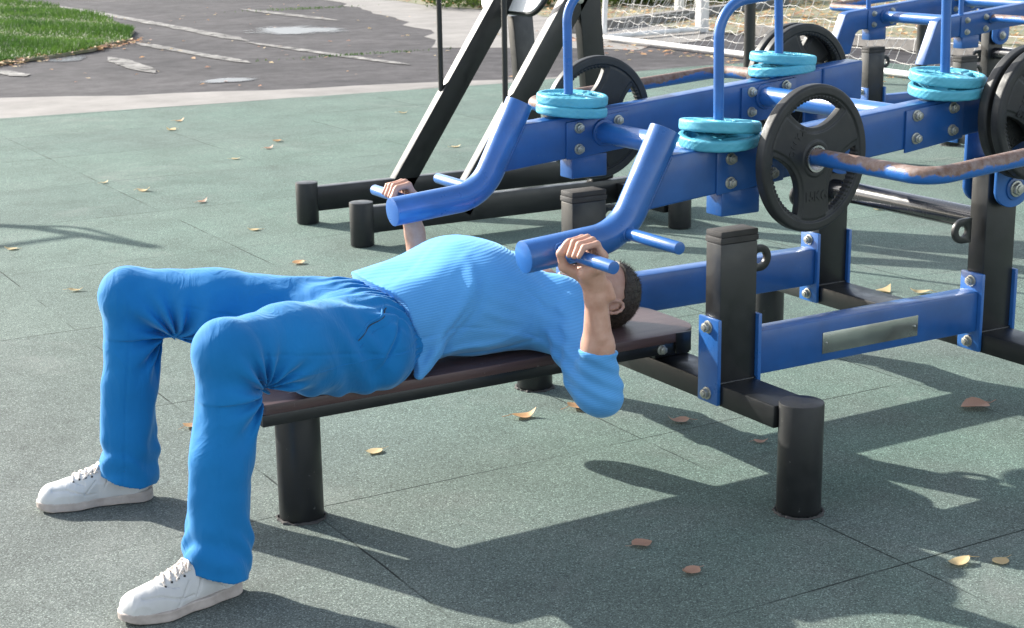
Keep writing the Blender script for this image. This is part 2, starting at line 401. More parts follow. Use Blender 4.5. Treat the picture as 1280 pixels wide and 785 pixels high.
def lug(x, y, z, side, par):             # ring plate welded to a post; side = +1 points to +X
    bm = bmesh.new(); R_, r_ = .036, .0165; n = 40; t = .006
    L = []
    for yy in (y - t, y + t):
        outer = []
        for k in range(n):
            a = 2 * math.pi * k / n; ox, oz = R_ * math.cos(a), R_ * math.sin(a)
            if ox * side < 0: ox, oz = (-side * .034, math.copysign(R_, oz) if abs(oz) > R_ * .8 else oz) 
            outer.append(bm.verts.new((x + ox, yy, z + oz)))
        inner = [bm.verts.new((x + r_ * math.cos(2 * math.pi * k / n), yy, z + r_ * math.sin(2 * math.pi * k / n))) for k in range(n)]
        L.append((outer, inner))
    (o0, i0), (o1, i1) = L
    for k in range(n):
        j = (k + 1) % n
        bm.faces.new((o0[k], o0[j], i0[j], i0[k])); bm.faces.new((o1[k], i1[k], i1[j], o1[j]))
        bm.faces.new((o0[k], o1[k], o1[j], o0[j])); bm.faces.new((i0[k], i0[j], i1[j], i1[k]))
    return done(bm, 'lifting_lug', M['black'], par, .0012, 35)
def side_plate(bm, x0, x1, sl, yf, s, pts):
    pass
def arm_z(x): return .858 + .0885 * x        # centre line height of the raised arm
def make_arm(root, s, kind, mats):
    """s=-1: near arm, outer side towards -Y; s=+1 far arm"""
    y = PY[0] if s < 0 else PY[1]; hw = .0325
    bl = mats['arm']
    sl = .0885; dy = lambda x: sl * x
    hgt = .0575
    bm = bmesh.new()
    if kind == 'bent_tube':
        poly = [(-.305, .772), (1.05, .858 + dy(1.05) - hgt), (1.05, .858 + dy(1.05) + hgt), (-.248, .902)]
    else:
        poly = [(-.185, .775), (1.05, .858 + dy(1.05) - hgt), (1.05, .858 + dy(1.05) + hgt), (-.25, .893),(-.262,.883)]
        if kind == 'bent_box':
            poly = [(-.14, .792), (1.05, .858 + dy(1.05) - hgt), (1.05, .858 + dy(1.05) + hgt), (-.22, .897), (-.245, .885), (-.34, .66), (-.205, .66), (-.165, .775)]
    prism(bm, poly, y - hw, y + hw)
    arm = done(bm, 'lever_arm', bl, root, .006, 35, 3)
    # bolted cheek plates on both faces
    for (xa, xb) in ((-.083, .135), (.56, .775)):
        for q in (-1, 1):
            bm = bmesh.new(); yf = y + q * hw
            e = .012 if xa > 0 else .0
            P = [(xa, .858 + dy(xa) - hgt - .003 - e * .5), (xb, .858 + dy(xb) - hgt - .003), (xb, .858 + dy(xb) + hgt - .008), (xa, .858 + dy(xa) + hgt - .008)]
            prism(bm, P, yf - .0005 * q, yf + .007 * q)
            cp = done(bm, 'cheek_plate', bl, arm, .0025, 35)
            for bx in ((-.041, .097) if xa < 0 else (.597, .732)):
                for dz in (.031, -.031):
                    bolt((bx, yf + .0075 * q, .858 + dy(bx) + dz - (.004 if xa<0 else -.0)), (0, q, 0), arm)
    # thicker tail sleeve
    bm = bmesh.new(); P = [(.887, .858 + dy(.887) - hgt - .006), (1.052, .858 + dy(1.052) - hgt - .006), (1.052, .858 + dy(1.052) + hgt + .004), (.887, .858 + dy(.887) + hgt + .004)]
    prism(bm, P, y - hw - .007, y + hw + .007); done(bm, 'tail_sleeve', bl, arm, .006, 35, 3)
    # stop block under the arm above the post
    box('stop_block', (-.062, y - .0335, .731), (.062, y + .0335, .80), bl, arm, .004)
    # pivot plates with bolt at the upright
    for q in (-1, 1):
        bm = bmesh.new(); yq = y + q * .06; n = 14
        P = [(.894, .88), (.894, .70)] + [(.962 + .068 * math.cos(a), .708 + .055 * math.sin(a)) for a in (math.pi + math.pi * k / n for k in range(n + 1))][1:] + [(1.03, .89)]
        prism(bm, P[::-1], yq - .006, yq + .006); done(bm, 'pivot_plate', mats['light'], arm, .002, 35)
        cyl('pivot_collar', (.965, yq + q * .005, .708), (.965, yq + q * .012, .708), .034, bl, arm, .002)
        bolt((.965, yq + q * .014, .708), (0, q, 0), arm, .0185)
    # upright weight rail: a blue rod loop standing on the arm
    h0, h1 = .858 + dy(-.05) + hgt - .01, 0
    tp = [(-.05, y, h0), (-.056, y, 1.268), (.722, y, 1.345), (.738, y, .858 + dy(.738) + hgt - .01)]
    tube('plate_rail', fillet(tp, .09, 12), .0135, mats['light'], arm)
    weld([(-.055, y - .0325, .7995), (-.055, y + .0325, .7995)], arm, bl, .003, False) if False else None
    # outward weight rail: worn rod loop lying outwards
    yo = y + s * .555
    tp = [(.14, y, .885), (.14, yo, .885), (.935, yo, .938), (.935, y, .948)]
    tube('outer_plate_rail', fillet(tp, .065, 12), .0215, M['rusty'], arm, 28, up=True)
    for (x_, z_) in ((.14, .885), (.935, .948)):
        cyl('rail_collar', (x_, y + s * hw, z_), (x_, y + s * (hw + .022), z_), .03, bl, arm, .002)
    if kind == 'bent_tube':
        tp = [(-.635, y, .690), (-.352, y, .711), (-.218, y, .966)]
        tube('press_tube', fillet(tp, .14, 16), .0405, mats['light'], arm, 44, .0012)
        for q in (-1, 1): weld([(-.292, y + q * .033, .777), (-.222, y + q * .033, .903)], arm, bl, .0035, False)
        for gx, gz, ge in ((-.553, .704, .0), (-.352, .722, .02)):
            a = -(.02 + ge) if s < 0 else 0
            yend = (.025 + ge) if s < 0 else 1.302 - (.012 + ge)
            cyl('grip', (gx, y, gz), (gx, yend, gz), .0155, mats['light'], arm, .0012, 32)
            weld([(gx + .017 * math.cos(a), y + s * math.sqrt(.0405 ** 2 - (.016 * math.sin(a)) ** 2), gz + .017 * math.sin(a)) for a in (2 * math.pi * k / 20 for k in range(20))], arm, mats['light'], .003)
    return arm
def make_machine(origin, name, label, cat, kind, bench):
    root = empty(name, (0, 0, 0), label=label, cat=cat)
    mats = dict(arm=M['blue'], light=M['blue2'])
    for x in (0, .957):
        for y in (0, 1.302): make_foot(x, y, root)
        cb = box('crossbeam', (x - .06, .035, .222), (x + .06, 1.267, .282), M['black'], root, .005)
    for y in PY:
        p = box('post', (-.06, y - .0325, .2825), (.06, y + .0325, .6575), M['black'], root, .004)
        weld([(-.06, y - .0325, .283), (.06, y - .0325, .283), (.06, y + .0325, .283), (-.06, y + .0325, .283)], p, M['black'])
        box('rubber_pad', (-.062, y - .034, .6578), (.062, y + .034, .674), M['pad'], p, .002)
        box('rubber_pad', (-.060, y - .033, .6742), (.061, y + .0335, .690), M['pad'], p, .003)
        lug(.092, y, .60, 1, p)
        u = box('upright', (.897, y - .0325, .2825), (1.017, y + .0325, .79), M['black'], root, .004)
        lug(.833, y, .587, -1, u)
        weld([(.897, y - .0325, .283), (1.017, y - .0325, .283), (1.017, y + .0325, .283), (.897, y + .0325, .283)], u, M['black'])
        sb = box('side_beam', (.074, y - .032, .2865), (.884, y + .032, .4075), M['blue'], root, .006)
        for x0, q in ((-.061, -1), (.061, 1), (.896, -1), (1.018, 1)):
            box('clamp_plate', (min(x0, x0 + q * .012), y - .043, .226), (max(x0, x0 + q * .012), y + .043, .459), mats['light'], sb, .003)
            for bz in (.434, .2525): bolt((x0 + q * .0125, y + .0, bz), (q, 0, 0), sb, .0135)
    yn = PY[0] - .032
    npl = box('name_plate', (.293, yn - .0022, .311), (.646, yn - .0002, .371), M['nameplate'], root, .0006)
    for x in (.306, .633):
        bm = bmesh.new(); bmesh.ops.create_icosphere(bm, subdivisions=2, radius=.0035, matrix=Matrix.Translation((x, yn - .0025, .341))); done(bm, 'rivet', M['steel'], npl)
    cyl('round_crossbar', (.957, PY[0] + .031, .60), (.957, PY[1] - .031, .60), .0345, M['black_gloss'], root, 0, 48)
    for x, z in ((.045, .862), (.65, .925)):
        cyl('arm_crosstube', (x, PY[0] + .03, z), (x, PY[1] - .03, z), .031, M['blue2'], root, 0, 48)
        for y, q in ((PY[0] + .0325, 1), (PY[1] - .0325, -1)):
            cyl('weld_collar', (x, y, z), (x, y + q * .016, z), .040, M['blue'], root, .004, 48)
    for s in (-1, 1): make_arm(root, s, kind, mats)
    if bench:
        bt = .372
        bm = bmesh.new(); x0, x1, hw, r = -1.257, .058, .176, .10
        P = []
        for cx, cy, a0, rr in ((x1 - r, hw - r, 0, r), (x0 + .02, hw - .02, 90, .02), (x0 + .02, -hw + .02, 180, .02), (x1 - r, -hw + r, 270, r)):
            for k in range(9): a = R(a0 + 90 * k / 8); P.append((cx + rr * math.cos(a), CY + cy + rr * math.sin(a)))
        lo = [bm.verts.new((x, y, bt - .026)) for x, y in P]; hi = [bm.verts.new((x, y, bt)) for x, y in P]
        bm.faces.new(lo[::-1]); bm.faces.new(hi)
        for i in range(len(P)): j = (i + 1) % len(P); bm.faces.new((lo[i], lo[j], hi[j], hi[i]))
        seat = done(bm, 'bench_board', M['board'], root, .0025, 35)
        bm = bmesh.new()
        for yy in (-.158, .158): add_box(bm, (x0 + .004, CY + yy - .014, bt - .056), (.004, CY + yy + .014, bt - .0265))
        for xx in (x0 + .020, -.016, -.62): add_box(bm, (xx - .0155, CY - .143, bt - .0555), (xx + .0155, CY + .143, bt - .027))
        done(bm, 'bench_frame', M['black'], root, .002)
        box('frame_bracket', (-.045, CY - .178, bt - .056), (.006, CY - .1725, bt + .0), M['black'], root, .001)
        bolt((-.09, CY - .1725, bt - .041), (0, -1, 0), root, .011)
        bm = bmesh.new(); add_box(bm, (-.06, CY - .10, .2825), (.06, CY + .10, bt - .0560)); done(bm, 'bench_bracket', M['black'], root, .003)
        f = make_foot(-1.095, CY, root, top=bt - .0562); f.name = 'bench_leg'
    root.location = origin
    return root
mach = make_machine((0, 0, 0), 'bench_press_machine', 'blue and black outdoor lever bench press with brown bench, the man lies under its arms', 'bench press', 'bent_tube', True)
mach2 = make_machine((3.96, 3.04, 0), 'lever_exercise_machine', 'second blue lever machine with flat angled arm ends, behind the bench press', 'exercise machine', 'bent_box', False)

# ------------------------------------------------------------------ weight plates
def plate_big():
    h = .0022; Rr = .19
    def f(P):
        x, y, z = P[:, 0], P[:, 1], P[:, 2]; r = np.hypot(x, z) + 1e-9; th = np.arctan2(x, z)
        # profile: rim thick, web thinner, hub thick
        d = np.maximum(r - Rr, np.abs(y) - .0165)
        # round the outer edge
        q = np.stack([r - (Rr - .009), np.abs(y) - .0085], 1); dr = np.hypot(np.maximum(q[:, 0], 0), np.maximum(q[:, 1], 0)) + np.minimum(q.max(1), 0) - .008
        d = np.maximum(d, dr)
        ph = (th + math.pi) % (2 * math.pi / 3) - math.pi / 3       # three openings, one straight up after the shift below
        # recess of the rim zone between grips
        # local frame of opening: centre direction ph=0
        u = r * np.cos(ph); w = r * np.sin(ph)
        # kidney hole: between inner curve and outer radius
        hole = np.maximum(r - .151, .079 + 5.0 * w * w * 1.0 - u + .0) 
        hole = np.maximum(hole, np.abs(w) - .106) + 0
        hole = np.maximum(hole, -(r - .074))
        k = .012; a, b = hole, -d                      # smooth subtraction
        hh = np.clip(.5 - .5 * (d + hole) / k, 0, 1); d = d + (-hole - d) * hh + k * hh * (1 - hh)
        # web faces sit slightly back from the rim: groove between web and rim
        web = (r < .158) & (np.abs(w) > .0)
        g = np.abs(r - .160) - .0035; d = np.maximum(d, -np.maximum(g, (.0125 - np.abs(y))))
        rec = np.maximum(r - .1565, .0140 - np.abs(y)); d = np.maximum(d, -rec)
        # shallow step round the grip opening
        gr = np.maximum(np.maximum(r - .1565, .066 + 4.2 * w * w - u), .0110 - np.abs(y)); d = np.maximum(d, -gr)
        # hub ring
        hub = np.maximum(np.abs(r - .041) - .006, np.abs(y) - .0165); d = np.minimum(d, hub)
        # grip ribs on the rim side of opening
        rib = .0012 * np.sin(th * 78) * ((r > .145) & (r < .158) & (np.abs(ph) < .55))
        return np.maximum(d, .0335 - r) + rib
    return mesh_sdf(f, (-.2, -.03, -.2), (.2, .03, .2), h, 'weight_plate')
def text_mesh(s, size, ext, mat, name, parent, mt):
    cu = bpy.data.curves.new(name, 'FONT'); cu.body = s; cu.size = size; cu.extrude = ext; cu.bevel_depth = .0003; cu.align_x = 'CENTER'; cu.align_y = 'CENTER'
    t = bpy.data.objects.new('tmp_text', cu); C.objects.link(t)
    dg = bpy.context.evaluated_depsgraph_get(); me = bpy.data.meshes.new_from_object(t.evaluated_get(dg)); me.name = name
    bpy.data.objects.remove(t); me.transform(mt)
    return link_mesh(name, me, mat, parent)
GP = 'black rubber weight plates on the outer rails'
pm = plate_big()
first = link_mesh('weight_plate', pm, M['rubber'])
FACE = Matrix.Rotation(R(90), 4, 'X')
def onface(x, z, rot, y=-.0145): return Matrix.Translation((x, y, z)) @ Matrix.Rotation(rot, 4, 'Y') @ FACE
text_mesh('15KG', .036, .0006, M['rubber'], 'lettering', first, onface(.005, -.098, 0))
for k, ch in enumerate('ONYX'):
    a = R(-78 + k * 15); text_mesh(ch, .026, .0005, M['rubber'], 'lettering', first, onface(.088 * math.sin(a), .088 * math.cos(a) - .0, a))
bm = bmesh.new()
for k in range(40):
    a0, a1 = 2 * math.pi * k / 40, 2 * math.pi * (k + 1) / 40
    prof = [(.0295, -.0195), (.0345, -.0195), (.0345, .0195), (.0295, .0195)]
    v = [[bm.verts.new((r * math.sin(a), y, r * math.cos(a))) for r, y in prof] for a in (a0, a1)]
    for j in range(4): bm.faces.new((v[0][j], v[0][(j + 1) % 4], v[1][(j + 1) % 4], v[1][j]))
bmesh.ops.remove_doubles(bm, verts=bm.verts, dist=1e-5); done(bm, 'steel_sleeve', M['steel'], first, 0, 30)
def copy_thing(src, loc, rot=None, label=None):
    r = src.copy(); C.objects.link(r); r.location = loc
    if rot: r.rotation_euler = rot
    if label: r['label'] = label
    for ch in src.children:
        c = ch.copy(); C.objects.link(c); c.parent = r
    return r
first.location = (.142, .155, .879); first.rotation_euler = (0, 0, R(6))
tag(first, 'black weight plate marked 15KG on the near front rail, beside a blue-green stack', 'weight plate', GP)
ox, oy = 3.96, 3.04
for loc, rz, rx, lab in (
    ((.937, .165, .936), (0, 1.1, 0), 0, 'inner of two black weight plates on the near rear rail at the right edge'),
    ((.937, .118, .936), (0, 2.0, 0), 0, 'outer of two black weight plates on the near rear rail, cut by the right edge'),
    ((.142, 1.15, .879), (0, .5, math.pi), 0, 'black weight plate on the far front rail, half hidden behind the far blue arm'),
    ((.937, 1.13, .938), (0, 1.6, math.pi), 0, 'inner of two black weight plates on the far rear rail, behind a blue-green stack'),
    ((.937, 1.175, .938), (0, .3, math.pi), 0, 'outer of two black weight plates on the far rear rail, nearest the goal net'),
    ): copy_thing(first, loc, rz, lab)
def plate_small():
    Rr = .105
    def f(P):
        x, y, z = P[:, 0], P[:, 1], P[:, 2]; r = np.hypot(x, y) + 1e-9; th = np.arctan2(y, x)
        q = np.stack([r - (Rr - .007), np.abs(z) - .0075], 1)
        d = np.hypot(np.maximum(q[:, 0], 0), np.maximum(q[:, 1], 0)) + np.minimum(q.max(1), 0) - .007
        ph = (th + math.pi) % (2 * math.pi / 3) - math.pi / 3; u = r * np.cos(ph); w = r * np.sin(ph)
        hole = np.maximum(np.maximum(r - .083, .054 + 9 * w * w - u), np.abs(w) - .048)
        k = .007; hh = np.clip(.5 - .5 * (d + hole) / k, 0, 1); d = d + (-hole - d) * hh + k * hh * (1 - hh)
        # raised spokes between the grips, low zone near grips
        low = np.maximum(np.maximum(r - .090, .036 + 6 * w * w - u), .0112 - np.abs(z)); d = np.maximum(d, -low)
        hub = np.maximum(r - .03, np.abs(z) - .0135) - .001; d = np.minimum(d, hub)
        gro = np.maximum(np.abs(r - .033) - .0018, .0095 - np.abs(z)); d = np.maximum(d, -gro)
        rib = .0008 * np.sin(th * 66) * ((r > .08) & (r < .09) & (np.abs(ph) < .6))
        return np.maximum(d, .0145 - r) + rib + .0004 * np.sin(x * 210 + y * 130) * np.sin(y * 190 + z * 400)
    return mesh_sdf(f, (-.112, -.112, -.02), (.112, .112, .02), .0018, 'small_weight_plate')
sm = plate_small()
small = link_mesh('small_weight_plate', sm, M['cyan'])
for k, ch in enumerate('2,5'):
    text_mesh(ch, .017, .0009, M['cyan'], 'lettering', small, Matrix.Translation((.012 + k * .013, .062 - k * .005, .0145)))
tag(small, None, 'weight plate', 'small blue-green weight plates on the upright rails')
k = 0
sl = math.atan(.0885)
for nm, x, y, z0, dz in (('near front', -.05, PY[0], .927, 0), ('near rear', .74, PY[0], .998, 0), ('far front', -.04, PY[1], .927, 0), ('far rear', .745, PY[1], .999, 0)):
    for lev in (0, 1):
        w = {'near front': 'above the raised arm right of the man', 'near rear': 'above the four-bolt cheek plate near the right edge', 'far front': 'on the far arm beside the slanting black beams', 'far rear': 'on the far arm, before black plates'}[nm]
        lab = ('upper' if lev else 'lower') + ' of two stacked blue-green weight plates ' + w
        jt = rnd.uniform(-.004, .004)
        loc = (x + .004 * lev, y + jt, z0 + .003 + lev * .0325)
        rot = (.035 + rnd.uniform(-.008, .012) * lev, -sl * .85 + rnd.uniform(-.012, .02) * lev, rnd.uniform(0, 6.28))
        if k == 0: small.location = loc; small.rotation_euler = rot; small['label'] = lab
        else: copy_thing(small, loc, rot, lab)
        k += 1

# ------------------------------------------------------------------ black A-frame station behind
af = empty('leaning_frame_station', (0, 0, 0), label='black exercise station of slanting beams and thin rods on low ground beams', cat='exercise machine')
for (fx, fy) in ((.49, 3.64), (.50, 4.29), (1.94, 3.16)):
    cyl('foot', (fx, fy, .004), (fx, fy, .205), .055, M['black_scuffed'], af, .003, 40)
for yy in (3.64, 4.29):
    box('ground_beam', (.535, yy - .03, .06), (2.3, yy + .03, .18), M['black'], af, .004)
    ang = math.atan(.683)
    L = 2.0
    rt = Matrix.Rotation(ang, 4, 'Y')
    box('slanting_beam', (1.04 - .058, yy - .03, .1), (1.04 + .058, yy + .03, .1 + L), M['black'], af, .004, rt, (1.04, yy, .18))
    ztop = .965 if yy > 4 else 1.75
    box('rear_leg', (1.80 - .06, yy - .03, .1805), (1.80 + .06, yy + .03, ztop), M['black'], af, .004, Matrix.Rotation(-math.atan(.085), 4, 'Y'), (1.80, yy, .18))
    cyl('guide_rod', (1.262, yy, .60), (1.262, yy, 2.1), .0135, M['black'], af, 0, 20)
    bm = bmesh.new(); add_cyl(bm, (1.66, yy - .035, 1.07), (1.66, yy - .045, 1.07), .02, 20); done(bm, 'bolt', M['zinc'], af, .001)
box('cross_beam', (1.88, 3.21, .07), (2.0, 3.6095, .16), M['black'], af, .004)
bm = bmesh.new(); P = []
for cy, cs_, a0 in ((4.50, .62, 0), (4.08, .62, 90), (4.08, .09, 180), (4.50, .09, 270)):
    for k in range(8): a = R(a0 + 90 * k / 7); P.append((cy + .09 * math.cos(a), cs_ + .09 * math.sin(a)))
def onp(y, s_, t): return (1.665 + s_ * math.sin(R(28)) - t * math.cos(R(28)), y, .978 + s_ * math.cos(R(28)) + t * math.sin(R(28)))
lo = [bm.verts.new(onp(y, q, 0)) for y, q in P]; hi = [bm.verts.new(onp(y, q, .02)) for y, q in P]
bm.faces.new(lo[::-1]); bm.faces.new(hi)
for i in range(len(P)): j = (i + 1) % len(P); bm.faces.new((lo[i], lo[j], hi[j], hi[i]))
pan = done(bm, 'back_panel', M['white_paint'], af, .003)
tube('panel_rim', [onp(y, q, 0) for y, q in P] + [onp(*P[0], 0)], .014, M['black'], pan, 12)

pb = empty('shadow_bars', (-2.4, 8.5, 0), label='unseen bars added left of the picture to throw thin shadows', cat='shadow caster')  # unseen bars, added and bent only to cast thin shadows on the rubber
tube('bar', fillet([(-3.6, -.9, 2.0), (-.1, .33, 2.0), (.16, .05, 2.0), (.50, -.72, 2.0)], .3, 8), .04, M['black'], pb, 16)
tube('bar', [(-3.6, -.9, 2.02), (-.24, -.32, 2.02), (.33, -.24, 2.02)], .022, M['black'], pb, 12)
tube('bar', fillet([(-3.6, .9, 2.03), (-.1, .30, 2.03), (.33, .0, 2.03), (.47, -.62, 2.03)], .3, 8), .018, M['black'], pb, 12)
for (x, y) in ((-3.55, -.9), (-3.55, .9)): cyl('post', (x, y, 0), (x, y, 2.1), .05, M['black'], pb, 0, 20)

# ------------------------------------------------------------------ distant bar frame, goal, fence
bf = empty('bar_frame', (6.5, 8.35, 0), label='dark round steel posts of a tall bar frame rising in front of the goal net', cat='bar frame')
for (x, y) in ((0, 0), (1.0, -1.1)):
    cyl('post', (x, y, 0), (x, y, 2.6), .05, M['black'], bf, 0, 24)
cyl('top_bar', (0, 0, 2.5), (1.0, -1.1, 2.5), .03, M['black'], bf, 0, 20)
goal = empty('football_goal', (0, 0, 0), label='white football goal with slack rope net, standing at the edge of the asphalt', cat='goal')
A0, A1 = Vector((7.62, 12.35, .04)), Vector((7.40, 6.0, .04)); B0 = Vector((9.2, 12.62, .04)); B1 = Vector((8.98, 6.2, .04))
GH = 2.0
cyl('ground_bar', A0, A1, .028, M['white_paint'], goal, 0, 20)
for a, b_ in ((A0, B0), (A1, B1)): cyl('side_bar', a, b_, .03, M['white_paint'], goal, 0, 20)
for b_ in (B0, B1): box('goalpost', (b_.x - .06, b_.y - .06, 0), (b_.x + .06, b_.y + .06, GH), M['white_paint'], goal, .01)
cyl('back_stub', A0 + Vector((0, 0, .04)), A0 + Vector((.12, .05, 1.9)), .03, M['white_paint'], goal, 0, 16)
box('crossbar', (B0.x - .17, B1.y + .07, GH - .06), (B0.x - .05, B0.y - .07, GH + .06), M['white_paint'], goal, .01)
def net(bm, p00, p10, p01, p11, nu, nv, sag, r=.0027):
    G = {}
    for i in range(nu + 1):
        for j in range(nv + 1):
            u, v = i / nu, j / nv
            p = p00.lerp(p10, u).lerp(p01.lerp(p11, u), v)
            s = math.sin(math.pi * v) * sag
            G[i, j] = p + Vector((s * .5, 0, -s)) + Vector([rnd.uniform(-.022, .022) for _ in range(3)]) * (1 if 0 < j < nv else 0)
    def strand(a, b_):
        m = (a + b_) / 2 + Vector((0, 0, -.006)); add_tube(bm, [a, m, b_], r, 4, False)
    for i in range(nu + 1):
        for j in range(nv + 1):
            if i < nu: strand(G[i, j], G[i + 1, j])
            if j < nv: strand(G[i, j], G[i, j + 1])
bm = bmesh.new()
net(bm, A0, A1, Vector((B0.x - .5, B0.y, GH)), Vector((B1.x - .5, B1.y, GH)), 52, 17, .14)
net(bm, A0, B0, Vector((B0.x - .5, B0.y, GH)), B0 + Vector((0, 0, GH - .04)), 12, 17, .1)
me = bpy.data.meshes.new('net'); bm.to_mesh(me); bm.free(); link_mesh('net', me, M['rope'], goal)
sg = empty('sign_post', (10.9, 15.4, 0), label='thin white post with a red panel behind the goal net', cat='post')
box('post', (-.05, -.05, 0), (.05, .05, 2.2), M['white_paint'], sg, .008); box('red_panel', (.07, -.10, .55), (.10, .24, 1.6), M['redpaint'], sg, .004)
fn = empty('mesh_fence', (0, 0, 0), label='mint green mesh fence with dark posts beyond the goal', cat='fence')
bm = bmesh.new()
for k in range(60):
    a = Vector((13.3 + k * .13, 18.6 - k * .30, 0)); b_ = Vector((13.3 + (k + 1) * .13, 18.6 - (k + 1) * .30, 0))
    off = Vector((.04 * math.sin(k * 1.7), .03 * math.cos(k * 2.1), 0)); of2 = Vector((.04 * math.sin((k + 1) * 1.7), .03 * math.cos((k + 1) * 2.1), 0))
    vs = [bm.verts.new(a + off + Vector((0, 0, .12))), bm.verts.new(b_ + of2 + Vector((0, 0, .12))), bm.verts.new(b_ + of2 * .5 + Vector((0, 0, 2))), bm.verts.new(a + off * .5 + Vector((0, 0, 2)))]
    bm.faces.new(vs)
bmesh.ops.remove_doubles(bm, verts=bm.verts, dist=1e-4); bmesh.ops.solidify(bm, geom=bm.faces[:], thickness=.01)
done(bm, 'mesh_panel', M['mint'], fn)
for k in range(0, 61, 12): cyl('fence_post', (13.36 + k * .13, 18.6 - k * .30, 0), (13.36 + k * .13, 18.6 - k * .30, 2.1), .03, M['black'], fn, 0, 12)

# ------------------------------------------------------------------ ground
def sheet(name, poly, z, mat, kind='structure', label=None, thick=0):
    bm = bmesh.new(); vs = [bm.verts.new((x, y, z)) for x, y in poly]; f = bm.faces.new(vs)
    if f.normal.z < 0: f.normal_flip()
    if thick:
        r = bmesh.ops.extrude_face_region(bm, geom=[f]); bmesh.ops.translate(bm, verts=[v for v in r['geom'] if isinstance(v, bmesh.types.BMVert)], vec=(0, 0, thick))
        bmesh.ops.recalc_face_normals(bm, faces=bm.faces)
    bmesh.ops.triangulate(bm, faces=bm.faces)
    me = bpy.data.meshes.new(name); bm.to_mesh(me); bm.free()
    o = link_mesh(name, me, mat); o['kind'] = kind
    if label: o['label'] = label
    return o
def wobble(pts, amp, step, seed):
    r = random.Random(seed); out = []
    for i in range(len(pts)):
        a, b_ = Vector((*pts[i], 0)), Vector((*pts[(i + 1) % len(pts)], 0)); n = max(1, int((b_ - a).length / step)); d = (b_ - a).normalized(); nn = Vector((-d.y, d.x, 0))
        for k in range(n): p = a.lerp(b_, k / n) + nn * r.uniform(-amp, amp) * (k > 0); out.append((p.x, p.y))
    return out
sheet('asphalt_ground', [(-300, -60), (300, -60), (300, 400), (-300, 400)], -.012, M['asphalt'])
edge = wobble([(-30, 9.55), (-2, 9.5), (.2, 9.45), (2.5, 9.33), (4.5, 9.22), (6.6, 9.38), (8.2, 9.3)], .012, .25, 3)[:-8]
edge = [p for p in edge if p[0] < 8.3]
sheet('rubber_surface', [(-30, -25), (8.3, -25)] + [(8.3, 9.3)] + [p for p in edge[::-1]], 0, M['ground'])
strip = wobble([(-30, 9.3), (5.2, 9.0), (5.2, 9.42), (3.0, 9.95), (1.5, 10.4), (.6, 10.9), (-2, 11.6), (-30, 12.2)], .06, .35, 4)
sheet('concrete_strip', strip, -.006, M['concrete'])
pale = wobble([(5.7, 12.9), (7.3, 11.2), (9.4, 12.4), (9.4, 60), (12, 60), (8.6, 22), (6.9, 15.2)], .15, .5, 5)
sheet('pale_path', pale, -.0075, M['concrete'])
sheet('litter_ground', wobble([(9.55, -8), (60, -8), (60, 60), (9.3, 60), (9.35, 13.3)], .12, .6, 6), -.003, M['litter'])
for nm, P in (('kerb', [(9.36, 4.0), (9.50, 4.0), (9.50, 11.9), (9.36, 11.9)]), ('kerb', [(8.0, 13.5), (13.2, 15.8), (13.1, 15.95), (7.9, 13.65)])):
    sheet(nm, P, -.002, M['concrete'], thick=.11)
def strip_mark(pts, w, z=-.0035):
    bm = bmesh.new(); r = random.Random(int(pts[0][0] * 100)); pr_ = None
    P = []
    for (a, b_) in zip(pts, pts[1:]):
        n = 14
        for k in range(n): P.append(Vector((a[0] + (b_[0] - a[0]) * k / n, a[1] + (b_[1] - a[1]) * k / n, z)))
    P.append(Vector((*pts[-1], z)))
    for i, p in enumerate(P):
        d = (P[min(i + 1, len(P) - 1)] - P[max(i - 1, 0)]).normalized(); nn = Vector((-d.y, d.x, 0)); e = min(1, i / 3, (len(P) - 1 - i) / 3)
        ww = w * (.15 + .85 * e) * r.uniform(.8, 1.2); cur = (bm.verts.new(p + nn * ww / 2), bm.verts.new(p - nn * ww / 2))
        if pr_: bm.faces.new((pr_[0], pr_[1], cur[1], cur[0]))
        pr_ = cur
    bmesh.ops.recalc_face_normals(bm, faces=bm.faces)
    me = bpy.data.meshes.new('road_marking'); bm.to_mesh(me); bm.free(); o = link_mesh('road_marking', me, M['roadpaint']); o['kind'] = 'structure'
for pts, w in (([(3.27, 15.75), (3.35, 13.8), (3.42, 12.5)], .17), ([(4.55, 24), (4.5, 18), (4.42, 15.1)], .2), ([(4.35, 15.0), (4.5, 12.6), (4.62, 11.3)], .14), ([(2.45, 14.1), (2.3, 12.1)], .2), ([(1.1, 13.4), (1.2, 12.6)], .2), ([(6.6, 21), (6.7, 17.5)], .2)): strip_mark(pts, w)
def puddle(c, a, b_, rot, seed):
    r = random.Random(seed); ph = [r.uniform(0, 6.28) for _ in range(4)]
    P = []
    for k in range(60):
        t = 2 * math.pi * k / 60; q = 1 + .16 * math.sin(2 * t + ph[0]) + .12 * math.sin(3 * t + ph[1]) + .06 * math.sin(7 * t + ph[2])
        x, y = a * q * math.cos(t), b_ * q * math.sin(t); P.append((c[0] + x * math.cos(rot) - y * math.sin(rot), c[1] + x * math.sin(rot) + y * math.cos(rot)))
    o = sheet('puddle', P, -.0042, M['water'])
puddle((1.9, 14.4), .42, 1.0, R(-25), 1); puddle((2.62, 11.05), .42, .35, R(5), 2); puddle((5.6, 16.3), .7, 1.7, R(-30), 3); puddle((1.35, 15.4), .2, .8, R(-10), 4)
